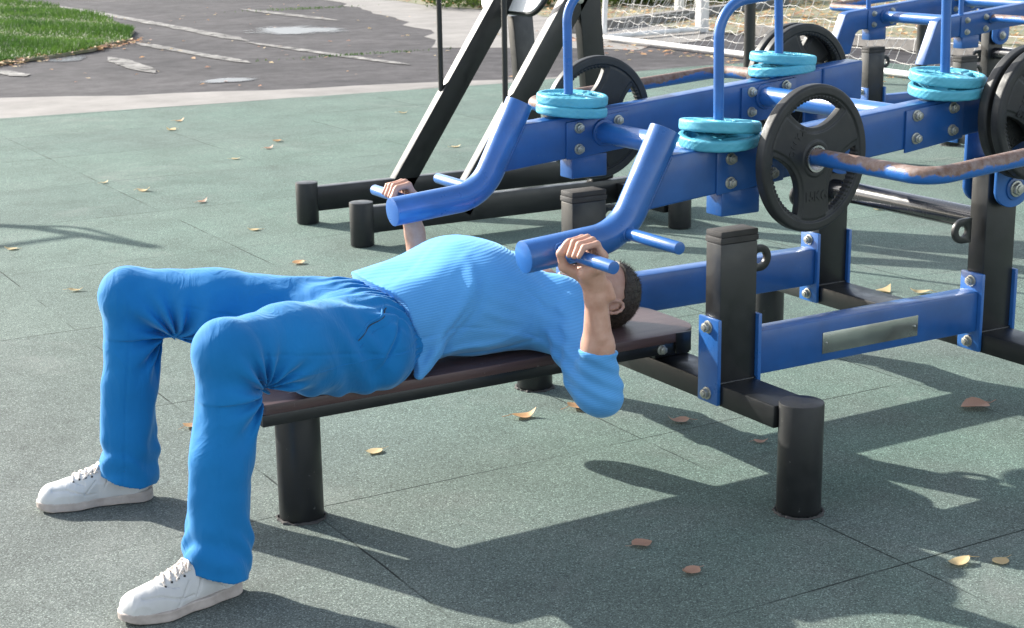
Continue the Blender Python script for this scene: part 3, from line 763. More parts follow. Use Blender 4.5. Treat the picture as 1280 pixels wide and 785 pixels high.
# grass island with its soil
isl = wobble([(1.2, 13.9), (2.2, 14.6), (3.25, 15.9), (3.75, 17.3), (4.15, 19.9), (4.4, 23.8), (3.9, 27), (-6, 30), (-9, 16)], .07, .4, 9)
sheet('grass_bank', isl, -.004, M['litter'], thick=.03)
def inside(x, y, P):
    c = False; j = len(P) - 1
    for i in range(len(P)):
        if (P[i][1] > y) != (P[j][1] > y) and x < (P[j][0] - P[i][0]) * (y - P[i][1]) / (P[j][1] - P[i][1]) + P[i][0]: c = not c
        j = i
    return c
rs = np.random.RandomState(5); V = []; F = []
def blade(x, y, z, h, w, a, lean):
    i = len(V); dx, dy = math.cos(a), math.sin(a)
    V.extend([(x - dy * w, y + dx * w, z), (x + dy * w, y - dx * w, z), (x + dx * lean * .4 + dy * w * .6, y + dy * lean * .4 - dx * w * .6, z + h * .6), (x + dx * lean, y + dy * lean, z + h)]); F.append((i, i + 1, i + 2)); F.append((i, i + 2, i + 3))
cnt = 0
while cnt < 60000:
    x = rs.uniform(-1.2, 4.5); y = 13.8 + 12 * rs.uniform() ** 1.5
    if x < -1.2 + (y - 14) * .1 or not inside(x, y, isl): continue
    hh = (.03 + .045 * rs.uniform()) * (1 + .5 * math.sin(x * 3.1 + y * 1.3))
    blade(x, y, .024, max(.02, hh), .006, rs.uniform(0, 6.28), rs.uniform(0, .05)); cnt += 1
me = bpy.data.meshes.new('grass'); me.from_pydata(V, [], F); o = link_mesh('grass', me, M['grass']); tag(o, 'green lawn grass growing on the bank at the upper left', 'grass', kind='stuff')
# small weeds in the asphalt seams
V = []; F = []
for (cx, cy, lx, ly, n) in ((7.4, 20.3, .9, .25, 260), (4.7, 12.6, 1.0, .08, 170), (2.6, 16.9, .3, .1, 60)):
    for k in range(n): blade(cx + rs.normal() * lx * .5, cy + rs.normal() * ly * .5, -.005, rs.uniform(.01, .035), .006, rs.uniform(0, 6.28), rs.uniform(0, .03))
me = bpy.data.meshes.new('weeds'); me.from_pydata(V, [], F); o = link_mesh('weeds', me, M['grass']); tag(o, 'low weeds growing in cracks of the asphalt', 'weeds', kind='stuff')

# ------------------------------------------------------------------ leaves
def leaf_mesh(seed, mat, n=12):
    r = random.Random(seed); bm = bmesh.new(); w = r.uniform(.26, .50); cu = r.uniform(.05, .42); fold = r.uniform(.05, .3); tw = r.uniform(-.5, .5); bend = r.uniform(-.3, .6); jag = r.uniform(.02, .06)
    rows = []
    for i in range(n + 1):
        t = i / n; ww = w * math.sin(math.pi * min(1, t * 1.0) ** .75) * (1 - .18 * t) * (1 + r.uniform(-jag, jag)) + (.01 if 0 < i < n else 0)
        row = []
        for j in range(-3, 4):
            v = j / 3; z = fold * abs(v) * ww + cu * (t - .5) ** 2 * 1.6 + bend * max(0, t - .62) ** 2 * 3 + tw * v * ww * (t - .4) + .05
            row.append(bm.verts.new((t - .5, v * ww, max(.012, z))))
        rows.append(row)
    for a, b_ in zip(rows, rows[1:]):
        for j in range(6): bm.faces.new((a[j], a[j + 1], b_[j + 1], b_[j]))
    z0 = rows[0][3].co.z
    add_tube(bm, [(-.49, 0, z0), (-.62, .03, z0 * .6 + .02), (-.85, .06 + r.uniform(-.1, .1), .03 + r.uniform(0, .12))], [.014, .012, .010], 5)
    me = bpy.data.meshes.new('fallen_leaf'); bm.to_mesh(me); bm.free(); me.polygons.foreach_set('use_smooth', [True] * len(me.polygons)); me.materials.append(mat); return me
LV = {k: [leaf_mesh(s * 7 + ord(k), M['leaf_' + k]) for s in range(3)] for k in 'abc'}
GL = 'dry leaves fallen on the rubber surface'
leaves = [(-.195, 1.045, .065, 'a', 'orange folded leaf on the ground below the middle of the bench'), (-.005, 1.032, .06, 'a', 'orange leaf half hidden below the elbow of the man'),
 (.171, .752, .055, 'b', 'brownish leaf lying in shade left of the blue clamp plate'), (-.725, 1.0, .05, 'c', 'pale orange leaf right of the bench leg'),
 (-.468, .026, .045, 'b', 'pinkish leaf in the bench shadow, upper of two by the bottom edge'), (-.47, -.172, .045, 'b', 'pinkish leaf in the bench shadow, the lower of two by the bottom edge'),
 (.262, .474, .035, 'b', 'small tan leaf left of the thick front foot of the machine'), (1.012, .376, .08, 'b', 'large curled pink-brown leaf in shadow right of the machine foot'),
 (.089, -.465, .058, 'c', 'yellow-orange leaf near the lower right corner, the larger of two'), (.178, -.51, .045, 'c', 'small yellow leaf by the right edge, beside a larger one'),
 (-1.085, 1.51, .045, 'a', 'orange leaf peeking out behind the near knee'), (-.883, 3.484, .05, 'c', 'pale leaf on grey rubber left of the far knee'),
 (-.903, 4.486, .05, 'c', 'pale leaf at the left edge between thin shadows'), (.111, 5.671, .06, 'c', 'yellowish leaf on open rubber, left of two in a row'),
 (.261, 5.147, .05, 'b', 'small tan leaf left of the black feet'), (.96, 6.474, .05, 'c', 'cream leaf on the green rubber, lowest of three near the top'),
 (1.467, 7.045, .05, 'a', 'orange leaf on the green rubber, right of a reddish one'), (1.297, 6.768, .055, 'b', 'reddish leaf on the green rubber between two paler ones'),
 (1.274, 8.445, .065, 'a', 'reddish orange leaf close to the concrete strip'), (1.066, 8.014, .06, 'c', 'yellow leaf just below the reddish one near the concrete strip'),
 (.008, 6.065, .045, 'c', 'small cream leaf alone on the far left rubber'), (.205, 4.271, .05, 'c', 'cream leaf above the far knee beside the round black feet'),
 (.085, 3.449, .05, 'a', 'orange leaf just above the waist of the man'), (2.822, 7.864, .06, 'c', 'yellow leaf seen left of the slanting black beam'),
 (2.323, 6.113, .055, 'c', 'cream leaf between the two slanting black beams'), (1.836, 1.648, .06, 'c', 'yellow leaf between the uprights, left of a pair'),
 (1.934, 1.55, .065, 'c', 'yellow leaf between the uprights, right of a pair'), (3.033, 2.973, .06, 'c', 'pale leaf seen under the round black crossbar'),
 (2.774, 3.153, .055, 'a', 'orange leaf seen behind the big weight plate'), (1.95, 2.2, .05, 'c', 'yellow leaf close to the far upright base'),
 (-.99, 1.63, .03, 'a', 'tiny orange leaf scrap left of the near knee shadow')]
leaves = leaves[:-1]
used = set()
for i, (x, y, s, k, lab) in enumerate(leaves):
    me = LV[k][i % 3]; o = bpy.data.objects.new('fallen_leaf', me); C.objects.link(o)
    s *= 1.25
    o.location = (x, y, .0005); o.scale = (s, s, s); o.rotation_euler = (0, 0, rnd.uniform(-.9, .6) + (math.pi if rnd.random() < .5 else 0)); tag(o, lab, 'leaf', GL)
# litter scattered far away: nobody could count it
V = []; F = []; mi = []
def flatleaf(x, y, z, s):
    i = len(V); a = rs.uniform(0, 6.28); c_, s_ = math.cos(a) * s, math.sin(a) * s; t = rs.uniform(-.3, .6) * s
    V.extend([(x - c_, y - s_, z), (x + s_ * .5, y - c_ * .5, z + abs(t)), (x + c_, y + s_, z + t * .3 + .002), (x - s_ * .5, y + c_ * .5, z + .002)]); F.append((i, i + 1, i + 2, i + 3)); mi.append(rs.randint(0, 3))
for k in range(7000): flatleaf(rs.uniform(9.4, 18), rs.uniform(6, 22), .004, rs.uniform(.03, .06))
for k in range(260): flatleaf(7.5 + rs.normal() * .25 + .0, rs.uniform(6.5, 13), -.003, rs.uniform(.025, .045))
for k in range(130): flatleaf(rs.uniform(1, 8), rs.uniform(9.5, 22), -.002, rs.uniform(.02, .04))
for k in range(400):
    t = rs.uniform(); flatleaf(1.2 + 2.2 * t + rs.normal() * .1, 13.8 + 2.1 * t + rs.normal() * .12, .0 if rs.uniform() < .5 else .03, rs.uniform(.02, .04))
me = bpy.data.meshes.new('leaf_litter'); me.from_pydata(V, [], F)
for k in 'abc': me.materials.append(M['leaf_' + k])
me.polygons.foreach_set('material_index', mi); o = link_mesh('leaf_litter', me); tag(o, 'scattered dry leaf litter on the asphalt and beyond the goal', 'leaf litter', kind='stuff')

# ------------------------------------------------------------------ low shrubs and trees behind the fence line
def foliage(bm, cs, n, s, r):
    for k in range(n):
        c, rad = cs[r.randrange(len(cs))]
        while True:
            d = Vector((r.uniform(-1, 1), r.uniform(-1, 1), r.uniform(-1, 1)))
            if .35 < d.length < 1: break
        p = Vector(c) + Vector((d.x * rad[0], d.y * rad[1], d.z * rad[2]))
        if p.z < .02: p.z = .02 + r.random() * .1
        q = Matrix.Rotation(r.uniform(0, 6.28), 3, Vector((r.uniform(-1, 1), r.uniform(-1, 1), r.uniform(-1, 1))).normalized())
        z = s * r.uniform(.6, 1.3)
        bm.faces.new([bm.verts.new(p + q @ Vector(v) * z) for v in ((-1, 0, 0), (0, -.5, .1), (1, 0, 0), (0, .5, .1))])
def tree(x, y, h, seed, label, crownr=2.2):
    r = random.Random(seed); t = empty('tree', (x, y, 0), label=label, cat='tree', group='trees beyond the lawn')
    bm = bmesh.new(); add_tube(bm, [(0, 0, -.1), (.1, 0, h * .3), (0, .1, h * .6), (.1, 0, h * .9)], [.2, .16, .11, .03], 10)
    cs = []
    for k in range(9):
        a = r.uniform(0, 6.28); z = h * r.uniform(.35, .85); L = crownr * r.uniform(.4, .9) * (1.15 - z / h * .6)
        e = Vector((math.cos(a) * L, math.sin(a) * L, z + L * .4)); add_tube(bm, [(0, 0, z), tuple(e * .5 + Vector((0, 0, z * .5))), tuple(e)], [.07, .05, .015], 6)
        cs.append((e, (r.uniform(.7, 1.2),) * 3))
    done(bm, 'trunk', M['bark'], t); bm = bmesh.new(); foliage(bm, cs, 3200, .13, r)
    me = bpy.data.meshes.new('crown'); bm.to_mesh(me); bm.free(); link_mesh('crown', me, M['foliage'], t)
V0 = [(11.2, 18.0, 1.0, .5), (12.6, 17.4, 1.2, .6), (9.6, 19.0, 1.0, .45)]
for i, (x, y, w, h) in enumerate(V0):
    bm = bmesh.new(); r = random.Random(i + 50); foliage(bm, [((0, 0, h * .6), (w, w * .8, h)), ((w * .6, -.3, h * .5), (w * .7, w * .6, h * .8))], 2600, .045, r)
    b = empty('low_shrub', (x, y, 0)); me = bpy.data.meshes.new('leaves'); bm.to_mesh(me); bm.free(); link_mesh('leaves', me, M['foliage'], b)
    bm = bmesh.new()
    for k in range(7): a = r.uniform(0, 6.28); add_tube(bm, [(0, 0, 0), (math.cos(a) * w * .4, math.sin(a) * w * .4, h * .8)], [.012, .006], 5)
    done(bm, 'stem', M['bark'], b)
    tag(b, ['low green shrub behind the goal post', 'low green shrub nearest the mint green fence', 'low green shrub left of the white sign post'][i], 'shrub', 'shrubs behind the goal')

# ------------------------------------------------------------------ the man
YC = CY
def mir(p): return (p[0], 2 * YC - p[1], p[2])
A = np.array
GX, GZ = -.553, .704                        # inner grip axis
def hand(S, side):
    T = (lambda p: p) if side < 0 else mir
    yi = .158
    wr = (-.512, .172, .622)
    fing = [(.192, .0094, .0), (.170, .0098, .004), (.148, .0094, .002), (.128, .0082, -.003)]
    for fy, fr, ex in fing:
        mcp = (GX + .038, fy, GZ + .004); pip = (GX + .022 , fy + .001, GZ + .038 + ex); dip = (GX - .014, fy + .002, GZ + .033 + ex * .6); tip = (GX - .0285, fy + .002, GZ + .009 - ex * .5)
        S.cap(T(mcp), T(pip), fr + .0012, fr, .006); S.cap(T(pip), T(dip), fr, fr - .0008, .004); S.cap(T(dip), T(tip), fr - .0006, fr - .0022, .004)
        S.cap(T((wr[0] + .004, (wr[1] * 2 + fy) / 3, wr[2] + .01)), T(mcp), .0125, fr + .003, .012)
    # palm pads under the bar
    S.cap(T((GX + .022, .185, GZ - .026)), T((GX + .022, .134, GZ - .026)), .0155, .0145, .012)
    S.cap(T((-.515, .168, .640)), T((GX + .012, .16, GZ - .040)), .025, .022, .015)
    # thumb leaves the side of the palm near its base and closes over the fingers
    S.cap(T((-.522, .186, .645)), T((GX - .024, .204, GZ - .028)), .0185, .0125, .014)
    S.cap(T((GX - .024, .204, GZ - .028)), T((GX - .034, .203, GZ + .006)), .0115, .0098, .007)
    S.cap(T((GX - .034, .203, GZ + .006)), T((GX - .022, .196, GZ + .029)), .0098, .0078, .005)
S = SDF()
shank = {}
# joints
HIP = {-1: (-.985, .540, .470), 1: (-.985, .745, .470)}
KNE = {-1: (-1.378, .340, .552), 1: (-1.398, .985, .552)}
ANK = {-1: (-1.452, .300, .095), 1: (-1.432, 1.010, .095)}
TOE = {-1: (-.985, -.17), 1: (-.965, .262)}          # foot directions (x, y)
for s in (-1, 1):
    T = (lambda p: p) if s < 0 else mir
    S.cap(HIP[s], KNE[s], .082, .055, .03); S.cap(KNE[s], ANK[s], .052, .036, .02)
    a = A(ANK[s]); d = A((*TOE[s], 0)); d = d / np.linalg.norm(d)
    S.cap(tuple(a + A((0, 0, -.035)) + d * -.02), tuple(a + A((0, 0, -.055)) + d * .12), .032, .025, .02)
    # arm
    S.cap(T((-.375, .50, .475)), T((-.482, .205, .360)), .05, .038, .03)
    S.cap(T((-.482, .205, .360)), T((-.492, .185, .47)), .037, .0385, .02)
    S.cap(T((-.492, .185, .47)), T((-.505, .172, .60)), .038, .0265, .02)
    S.cap(T((-.505, .172, .60)), T((-.512, .172, .632)), .0275, .025, .015)
    # tendons and wrist bones
    S.cap(T((-.533, .176, .63)), T((-.505, .155, .50)), .0075, .012, .012); S.cap(T((-.488, .150, .632)), T((-.478, .145, .60)), .011, .010, .015)
    hand(S, s)
S.ell((-.95, YC, .465), (.11, .14, .072), k=.03)
S.cap((-.90, YC, .470), (-.52, YC, .500), .072, .10, .04); S.cap((-.55, YC - .055, .50), (-.42, YC - .06, .50), .10, .085, .05); S.cap((-.55, YC + .055, .50), (-.42, YC + .06, .50), .10, .085, .05)
S.cap((-.42, YC, .48), (-.27, YC, .455), .075, .056, .05)                         # neck
# head, lying face up
HX, HZ = -.182, .462
S.ell((HX + .018, YC, HZ - .004), (.105, .077, .092), k=.02)
S.ell((HX - .045, YC, HZ + .028), (.075, .064, .064), k=.03)           # face
S.cap((HX - .108, YC, HZ + .045), (HX - .082, YC, HZ + .055), .022, .03, .025)   # chin
for q in (-1, 1):
    S.cap((HX - .10, YC + q * .018, HZ + .035), (HX - .028, YC + q * .058, HZ - .012), .020, .018, .02)   # jaw
    S.ell((HX - .012, YC + q * .032, HZ + .080), (.011, .016, .012), k=.012)    # cheek / lid
    S.ell((HX + .004, YC + q * .031, HZ + .094), (.012, .017, .010), k=.008, sign=-1)  # eye socket
    S.cap((HX + .020, YC + q * .012, HZ + .088), (HX + .018, YC + q * .045, HZ + .078), .007, .006, .012)  # brow
    S.ell((HX - .002, YC + q * .031, HZ + .079), (.0135, .0145, .0125), k=.002)      # eyeball under closed lid
    # ear: rim, lobe, bowl
    ec = (HX - .004, YC + q * .078, HZ - .012)
    for k in range(9):
        a0, a1 = R(-150 + k * 33), R(-150 + (k + 1) * 33)
        f = lambda a: (ec[0] + .030 * math.cos(a), ec[1] + q * (.005 + .003 * math.sin(a)), ec[2] - .017 * math.sin(a) - .004)
        S.cap(f(a0), f(a1), .0042, .0042, .004)
    S.ell((ec[0] - .002, ec[1] - q * .001, ec[2] - .002), (.025, .006, .014), k=.004)
    S.ell((ec[0] - .002, ec[1] + q * .006, ec[2]), (.013, .005, .008), k=.004, sign=-1)
    S.ell((ec[0] - .026, ec[1] + q * .002, ec[2] + .004), (.009, .005, .008), k=.006)
S.cap((HX + .012, YC, HZ + .090), (HX - .030, YC, HZ + .112), .008, .0105, .012)        # nose
for q in (-1, 1): S.ell((HX - .033, YC + q * .010, HZ + .103), (.008, .008, .007), k=.006)
S.cap((HX - .062, YC - .018, HZ + .084), (HX - .062, YC + .018, HZ + .084), .0065, .0065, .006); S.cap((HX - .072, YC - .015, HZ + .082), (HX - .072, YC + .015, HZ + .082), .0065, .0065, .006)
S.cap((HX - .067, YC - .022, HZ + .092), (HX - .067, YC + .022, HZ + .092), .0015, .0015, .003)
headC = A((HX + .018, YC, HZ - .004))
me = mesh_sdf(S, (-1.80, .05, -.0), (-.03, 1.25, .80), .0031, 'person')
man = link_mesh('person', me, M['skin'])
tag(man, 'man in light blue shirt, blue trousers and white shoes lying on the bench', 'person')
# hair: short cap with a fuzzy surface
def hairf(P):
    q = P - headC; r = A((.1115, .0825, .098)); k1 = np.sqrt(((q / r) ** 2).sum(1)); k2 = np.sqrt(((q / r ** 2) ** 2).sum(1)) + 1e-9; d = k1 * (k1 - 1) / k2
    d = d - .0012 * g_noise(P, 260, 3) - .0009 * g_noise(P, 600, 5) - .004 * np.clip(q[:, 2] / .08, 0, 1)
    # hairline: keeps the face and the ear zone clear
    line = .020 - .62 * (q[:, 2] - .02) * -1 - (P[:, 0] - HX)
    edge = np.maximum((HX + .035 + .45 * np.clip(P[:, 2] - HZ - .02, 0, .1)) - P[:, 0], -1)
    ear = .030 - np.sqrt(((P[:, 0] - HX + .002) / 1.) ** 2 + ((P[:, 2] - HZ + .008) / .9) ** 2)
    back = (P[:, 2] - (HZ - .030)) * .8 + (HX - .05 - P[:, 0]) * .3
    cut = np.minimum(edge, np.maximum(back, HX - .075 - P[:, 0] + 0 * back))
    return np.maximum(np.maximum(d, cut + .001 * g_noise(P, 300, 9)), np.where(np.abs(q[:, 1]) > .05, ear, -1))
hm = mesh_sdf(hairf, (HX - .12, YC - .1, HZ - .13), (HX + .15, YC + .1, HZ + .13), .0019, 'hair')
hair = link_mesh('hair', hm, M['hair'], man)
# short hair strands standing off the cap
bm = bmesh.new(); hv = hm.vertices; nh = len(hv)
rh = random.Random(4)
if nh:
    for k in range(5200):
        v = hv[rh.randrange(nh)]; n = v.normal; p = v.co
        if n.dot(Vector((p.x - headC[0], p.y - headC[1], p.z - headC[2])).normalized()) < .6: continue
        top = max(0, min(1, (p.z - HZ) / .07)); L = rh.uniform(.004, .008) + .010 * top * rh.random()
        d = (n + Vector((rh.uniform(-.35, .35) + .25, rh.uniform(-.35, .35), rh.uniform(-.2, .5)))).normalized(); s_ = n.cross(Vector((rh.uniform(-1, 1), rh.uniform(-1, 1), .3))).normalized() * .00045
        a = p - n * .001; bm.faces.new([bm.verts.new(a - s_), bm.verts.new(a + s_), bm.verts.new(a + d * L)])
me = bpy.data.meshes.new('hair_strands'); bm.to_mesh(me); bm.free(); link_mesh('hair_strands', me, M['hair'], hair)

# trousers
TS = SDF()
for s in (-1, 1):
    h_, k_, a_ = A(HIP[s]), A(KNE[s]), A(ANK[s])
    TS.cap(tuple(h_ + A((.02, 0, .012))), tuple(h_ * .45 + k_ * .55 + A((0, 0, .006))), .106, .100, .035)
    TS.cap(tuple(h_ * .45 + k_ * .55 + A((0, 0, .006))), tuple(k_ + A((.0, 0, .002))), .098, .076, .03)
    TS.cap(tuple(k_ + A((.003, 0, -.01))), tuple(k_ * .5 + a_ * .5 + A((.0, 0, 0))), .073, .067, .03)
    TS.cap(tuple(k_ * .5 + a_ * .5 + A((.0, 0, 0))), tuple(a_ + A((-.004, 0, -.06))), .067, .079, .03)
    TS.ell(tuple(k_ + A((-.014, 0, .014))), (.056, .062, .058), k=.03)
TS.ell((-.945, YC - .006, .474), (.150, .208, .114), k=.04)
TS.cap((-1.09, YC - .150, .460), (-.95, YC - .150, .455), .096, .100, .04); TS.cap((-.92, YC - .100, .455), (-.835, YC - .078, .460), .100, .094, .04); TS.cap((-.90, YC + .07, .470), (-.835, YC + .06, .470), .100, .094, .04)
def tpost(P, d):
    x, y, z = P[:, 0], P[:, 1], P[:, 2]
    w = .0013 * g_noise(P, 16, 21) + .0011 * g_noise(P, 55, 27)
    for s in (-1, 1):
        k_ = A(KNE[s]); side = (y < YC) if s < 0 else (y >= YC)
        cx, cz = k_[0] + .075, k_[2] - .095          # hollow of the knee
        dx, dz = x - cx, z - cz; rr = np.sqrt(dx * dx + dz * dz) + 1e-6; th = np.arctan2(dz, dx)
        fold = np.sin(th * 11 + 14 * (y - k_[1]) * (1 if s > 0 else -1) + 1.2 * np.sin(th * 3.3) + s)
        fold = np.sign(fold) * np.abs(fold) ** .8
        w = w + side * (.0115 * fold * np.exp(-((rr - .035) / .075) ** 2) * np.clip(rr / .03, 0, 1))
        # long soft folds down the shin, bunching at the hem
        dn = np.clip((k_[2] - .06 - z) / .1, 0, 1)
        w = w + side * dn * (.0032 * np.sin((y - k_[1]) * 52 + x * 34 + z * 9 + 2 * np.sin(z * 9 + s)) + .0035 * np.sin((z * 27 - x * 24 - y * 14) + 1.5 * np.sin(y * 30)) * np.clip((z - .05) / .1, 0, 1))
        hb = np.exp(-((z - .125) / .055) ** 2)
        w = w + side * (.0038 * hb * np.sin(z * 85 + x * 55 + y * 48 + 1.8 * np.sin(y * 40 + x * 21)))
        # diagonal folds at the top of the thigh
        dxh = x - (-1.03); w = w + side * .0045 * np.sin(95 * (dxh * .9 + (z - .48) * .55) + 12 * (y - YC)) * np.exp(-(dxh / .085) ** 2) * np.clip((.60 - z) / .05, 0, 1)
        w = w + side * .0035 * np.sin(70 * (x * .75 - z * .5)) * np.exp(-((x + 1.18) / .12) ** 2) * np.clip((.47 - z) / .04, 0, 1)
    # gathers fanning out from the elastic waist
    gx = np.clip((x + 1.02) / .16, 0, 1) ** 1.5
    top = np.clip((z - .50) / .04, 0, 1)
    w = w + .0055 * gx * top * np.sin((y - YC) * 210 + 22 * (x + .9) * np.sign(y - YC) + 1.2 * np.sin(x * 50)) * np.clip((-.835 - x) / .02, 0, 1)
    w = w + .004 * top * np.sin((y - YC) * 75 + 8 * x) * np.clip((x + 1.08) / .08, 0, 1) * np.clip((-.87 - x) / .05, 0, 1)
    # elastic band
    band = np.exp(-((x + .845) / .016) ** 2); w = w + band * (-.006 + .0022 * np.sin(np.arctan2(z - .47, y - YC) * 90))
    # side pocket edge
    pk = np.abs((x + .925) - .75 * (z - .50)); w = w + np.where(y < YC - .12, -.0075 * np.exp(-(pk / .0055) ** 2) * np.exp(-((z - .49) / .05) ** 4) + .0045 * np.clip(1 - np.abs((x + .925) - .75 * (z - .5) + .018) / .018, 0, 1) * np.exp(-((z - .49) / .05) ** 2), 0)
    zl = .468 + .09 * np.clip((-.95 - x) / .4, 0, 1); w = w - .0022 * np.exp(-((z - zl) / .0035) ** 2) * (np.abs(y - YC) > .05) * np.clip((x + 1.36) / .06, 0, 1)
    w = w - .002 * np.exp(-(((x + 1.425) + .10 * (.5 - z)) / .0035) ** 2) * np.clip((.50 - z) / .08, 0, 1)
    d = d - w
    d = np.maximum(d, .3735 - z + 0 * x) if False else d
    # cloth rests flat on the board where the bench is
    onb = (x > -1.258) & (np.abs(y - YC) < .1775); d = np.where(onb, np.maximum(d, .3732 - z), d)
    d = np.maximum(d, x + .815 + .01 * np.cos((y - YC) * 9))
    for s in (-1, 1):
        a_ = A(ANK[s]); side = (y < YC) if s < 0 else (y >= YC)
        # hem: front edge rides higher over the instep; hollow inside
        hem = .050 + .34 * np.clip(a_[0] - x + .01, 0, .1) + .004 * np.sin(y * 60 + x * 30)
        d = np.where(side & (z < .3), np.maximum(d, hem - z), d)
        inner = np.maximum(d + .0075, z - .14)
        d = np.where(side & (z < .16), np.maximum(d, -inner), d)
    return d
TS.post = tpost
me = mesh_sdf(TS, (-1.60, .18, .0), (-.80, 1.13, .70), .0036, 'trousers')
tro = link_mesh('trousers', me, M['trousers'], man)
# raised side seam and the slanting pocket welt, laid on the cloth
def cloth_y(F_, x, z, y0=.15):
    ys = np.linspace(y0, YC, 400); v = F_(np.stack([np.full(400, x), ys, np.full(400, z)], 1)) < 0
    return float(ys[np.argmax(v)]) if v.any() else None
def laid(F_, pts, r, name, mat, par, off=.0006):
    P = []
    for (x0, z0), (x1, z1) in zip(pts, pts[1:]):
        n = max(2, int(math.hypot(x1 - x0, z1 - z0) / .006))
        for k in range(n):
            x, z = x0 + (x1 - x0) * k / n, z0 + (z1 - z0) * k / n; y = cloth_y(F_, x, z)
            if y is not None: P.append((x, y - off, z))
    if len(P) > 3:
        Q = [P[0]] + [tuple(sum(P[i + d_][c] for d_ in (-1, 0, 1)) / 3 for c in range(3)) for i in range(1, len(P) - 1)] + [P[-1]]
        bm = bmesh.new(); add_tube(bm, Q, r, 8); done(bm, name, mat, par, 0, 60)
laid(TS, [(-1.33, .495), (-1.15, .470), (-.88, .462)], .0016, 'side_seam', M['trousers'], tro, .0)
laid(TS, [(-1.035, .520), (-1.0, .545), (-.955, .556), (-.915, .572)], .0030, 'pocket_welt', M['trousers'], tro)
laid(TS, [(-1.032, .5155), (-.997, .540), (-.953, .551), (-.912, .567)], .0013, 'pocket_opening', M['dark'], tro, .0002)
laid(TS, [(-1.028, .500), (-.99, .525), (-.95, .535), (-.91, .548)], .0011, 'pocket_stitching', M['trousers'], tro, .0004)
# shirt
SS = SDF()
SS.cap((-.86, YC - .070, .485), (-.64, YC - .068, .515), .112, .120, .06); SS.cap((-.86, YC + .055, .500), (-.64, YC + .055, .525), .112, .122, .06)
SS.ell((-.60, YC, .535), (.17, .196, .135), k=.05)
SS.cap((-.60, YC - .078, .505), (-.42, YC - .095, .474), .118, .102, .05); SS.cap((-.60, YC + .07, .525), (-.43, YC + .085, .505), .120, .098, .05)
SS.cap((-.45, YC, .49), (-.31, YC, .465), .095, .062, .05)
for s in (-1, 1):
    T = (lambda p: p) if s < 0 else mir
    SS.ell(T((-.40, .50, .462)), (.088, .075, .082), k=.05)
    SS.cap(T((-.392, .50, .460)), T((-.468, .250, .367)), .074, .057, .05)
    SS.cap(T((-.468, .250, .367)), T((-.476, .205, .346)), .057, .053, .03)
    SS.cap(T((-.476, .204, .346)), T((-.491, .187, .465)), .053, .0445, .03)
    SS.ell(T((-.456, .210, .320)), (.036, .038, .034), k=.03)
SS.cap((-.79, .488, .455), (-.868, .4695, .378), .022, .006, .03); SS.cap((-.78, .482, .43), (-.835, .470, .380), .018, .006, .03)
def spost(P, d):
    x, y, z = P[:, 0], P[:, 1], P[:, 2]; yc = np.abs(y - YC)
    w = .0026 * g_noise(P, 13, 33) + .0012 * g_noise(P, 45, 37)
    tor = np.clip((.21 - yc) / .03, 0, 1)
    # long drape fold from belly to hip and side pulls
    def crease(px, pz, ang, L, wd, amp):
        ca, sa = math.cos(ang), math.sin(ang); u = (x - px) * ca + (z - pz) * sa; v = -(x - px) * sa + (z - pz) * ca
        v = v + .012 * np.sin(u * 22)
        return amp * np.exp(-(v / wd) ** 2) * np.exp(-(u / L) ** 4)
    near = np.clip((yc - .06) / .06, 0, 1)
    w = w + 1.5 * tor * near * (crease(-.735, .52, R(58), .12, .013, .010) + crease(-.77, .47, R(52), .10, .010, -.006) + crease(-.70, .50, R(64), .11, .012, -.006)
        + crease(-.66, .43, R(18), .13, .010, .005) + crease(-.62, .405, R(14), .15, .009, -.004) + crease(-.54, .44, R(-12), .12, .012, .004) + crease(-.79, .44, R(62), .10, .012, .004) + crease(-.46, .47, R(-50), .10, .010, -.006) + crease(-.43, .46, R(-60), .10, .009, .005))
    w = w + tor * .0028 * np.sin(40 * (z + .3 * x) + 3 * np.sin(x * 14)) * np.clip((yc - .1) / .04, 0, 1)
    w = w - tor * near * .0028 * np.exp(-((z - (.485 - 1.07 * (x + .72) ** 2)) / .0038) ** 2) * (x > -.83) * (x < -.44)
    # sleeve rings and elbow folds
    slv = np.clip((yc - .19) / .05, 0, 1)
    w = w + slv * (.0038 * np.sin((yc * .9 + (z - .4) * .55) * 88 + x * 25 + 1.5 * np.sin(z * 40)) * np.clip((.42 - yc + .02) / .1, 0, 1) + .0024 * np.sin(z * 150 + x * 70 + yc * 30) * np.clip((z - .31) / .04, 0, 1))
    cuff = slv * np.exp(-((z - .452) / .009) ** 2) * np.clip((yc - .40) / .02, 0, 1); w = w + cuff * .002
    d = d - w
    onb = (x > -1.255) & (x < .058) & (yc < .178); d = np.where(onb, np.maximum(d, .3728 - z), d)
    # hem: hangs longer at the sides
    hem = -.868 - .020 * np.cos(yc * 9) + .045 * np.clip((.60 - z) / .2, 0, 1) ** .8 - .035 * np.clip((.44 - z) / .07, 0, 1) + .004 * np.sin(z * 70)
    d = np.maximum(d, hem - x)
    inner = np.maximum(d + .006, x - (hem + .045)); d = np.where((x < -.72) & (z > .50), np.maximum(d, -np.maximum(d + .0065, x - (hem + .05))), d)
    # cuffs cut across the forearm, hollow just inside
    c = (z - .455) + .12 * (x + .46); arm = (yc > .36)
    d = np.where(arm, np.maximum(d, c), d)
    d = np.where(arm & (z > .42), np.maximum(d, -np.maximum(d + .010, -c - .02)), d)
    # round collar
    col = np.sqrt(((x + .235) / 1.) ** 2 + (yc * .95) ** 2 * 0 + 0) * 0 + (x + .318 + .25 * (z - .46)); d = np.maximum(d, np.where(yc < .12, col, -1))
    return d
SS.post = spost
me = mesh_sdf(SS, (-.95, .10, .2), (-.25, 1.20, .72), .0034, 'shirt')
shirt = link_mesh('shirt', me, M['shirt'], man)
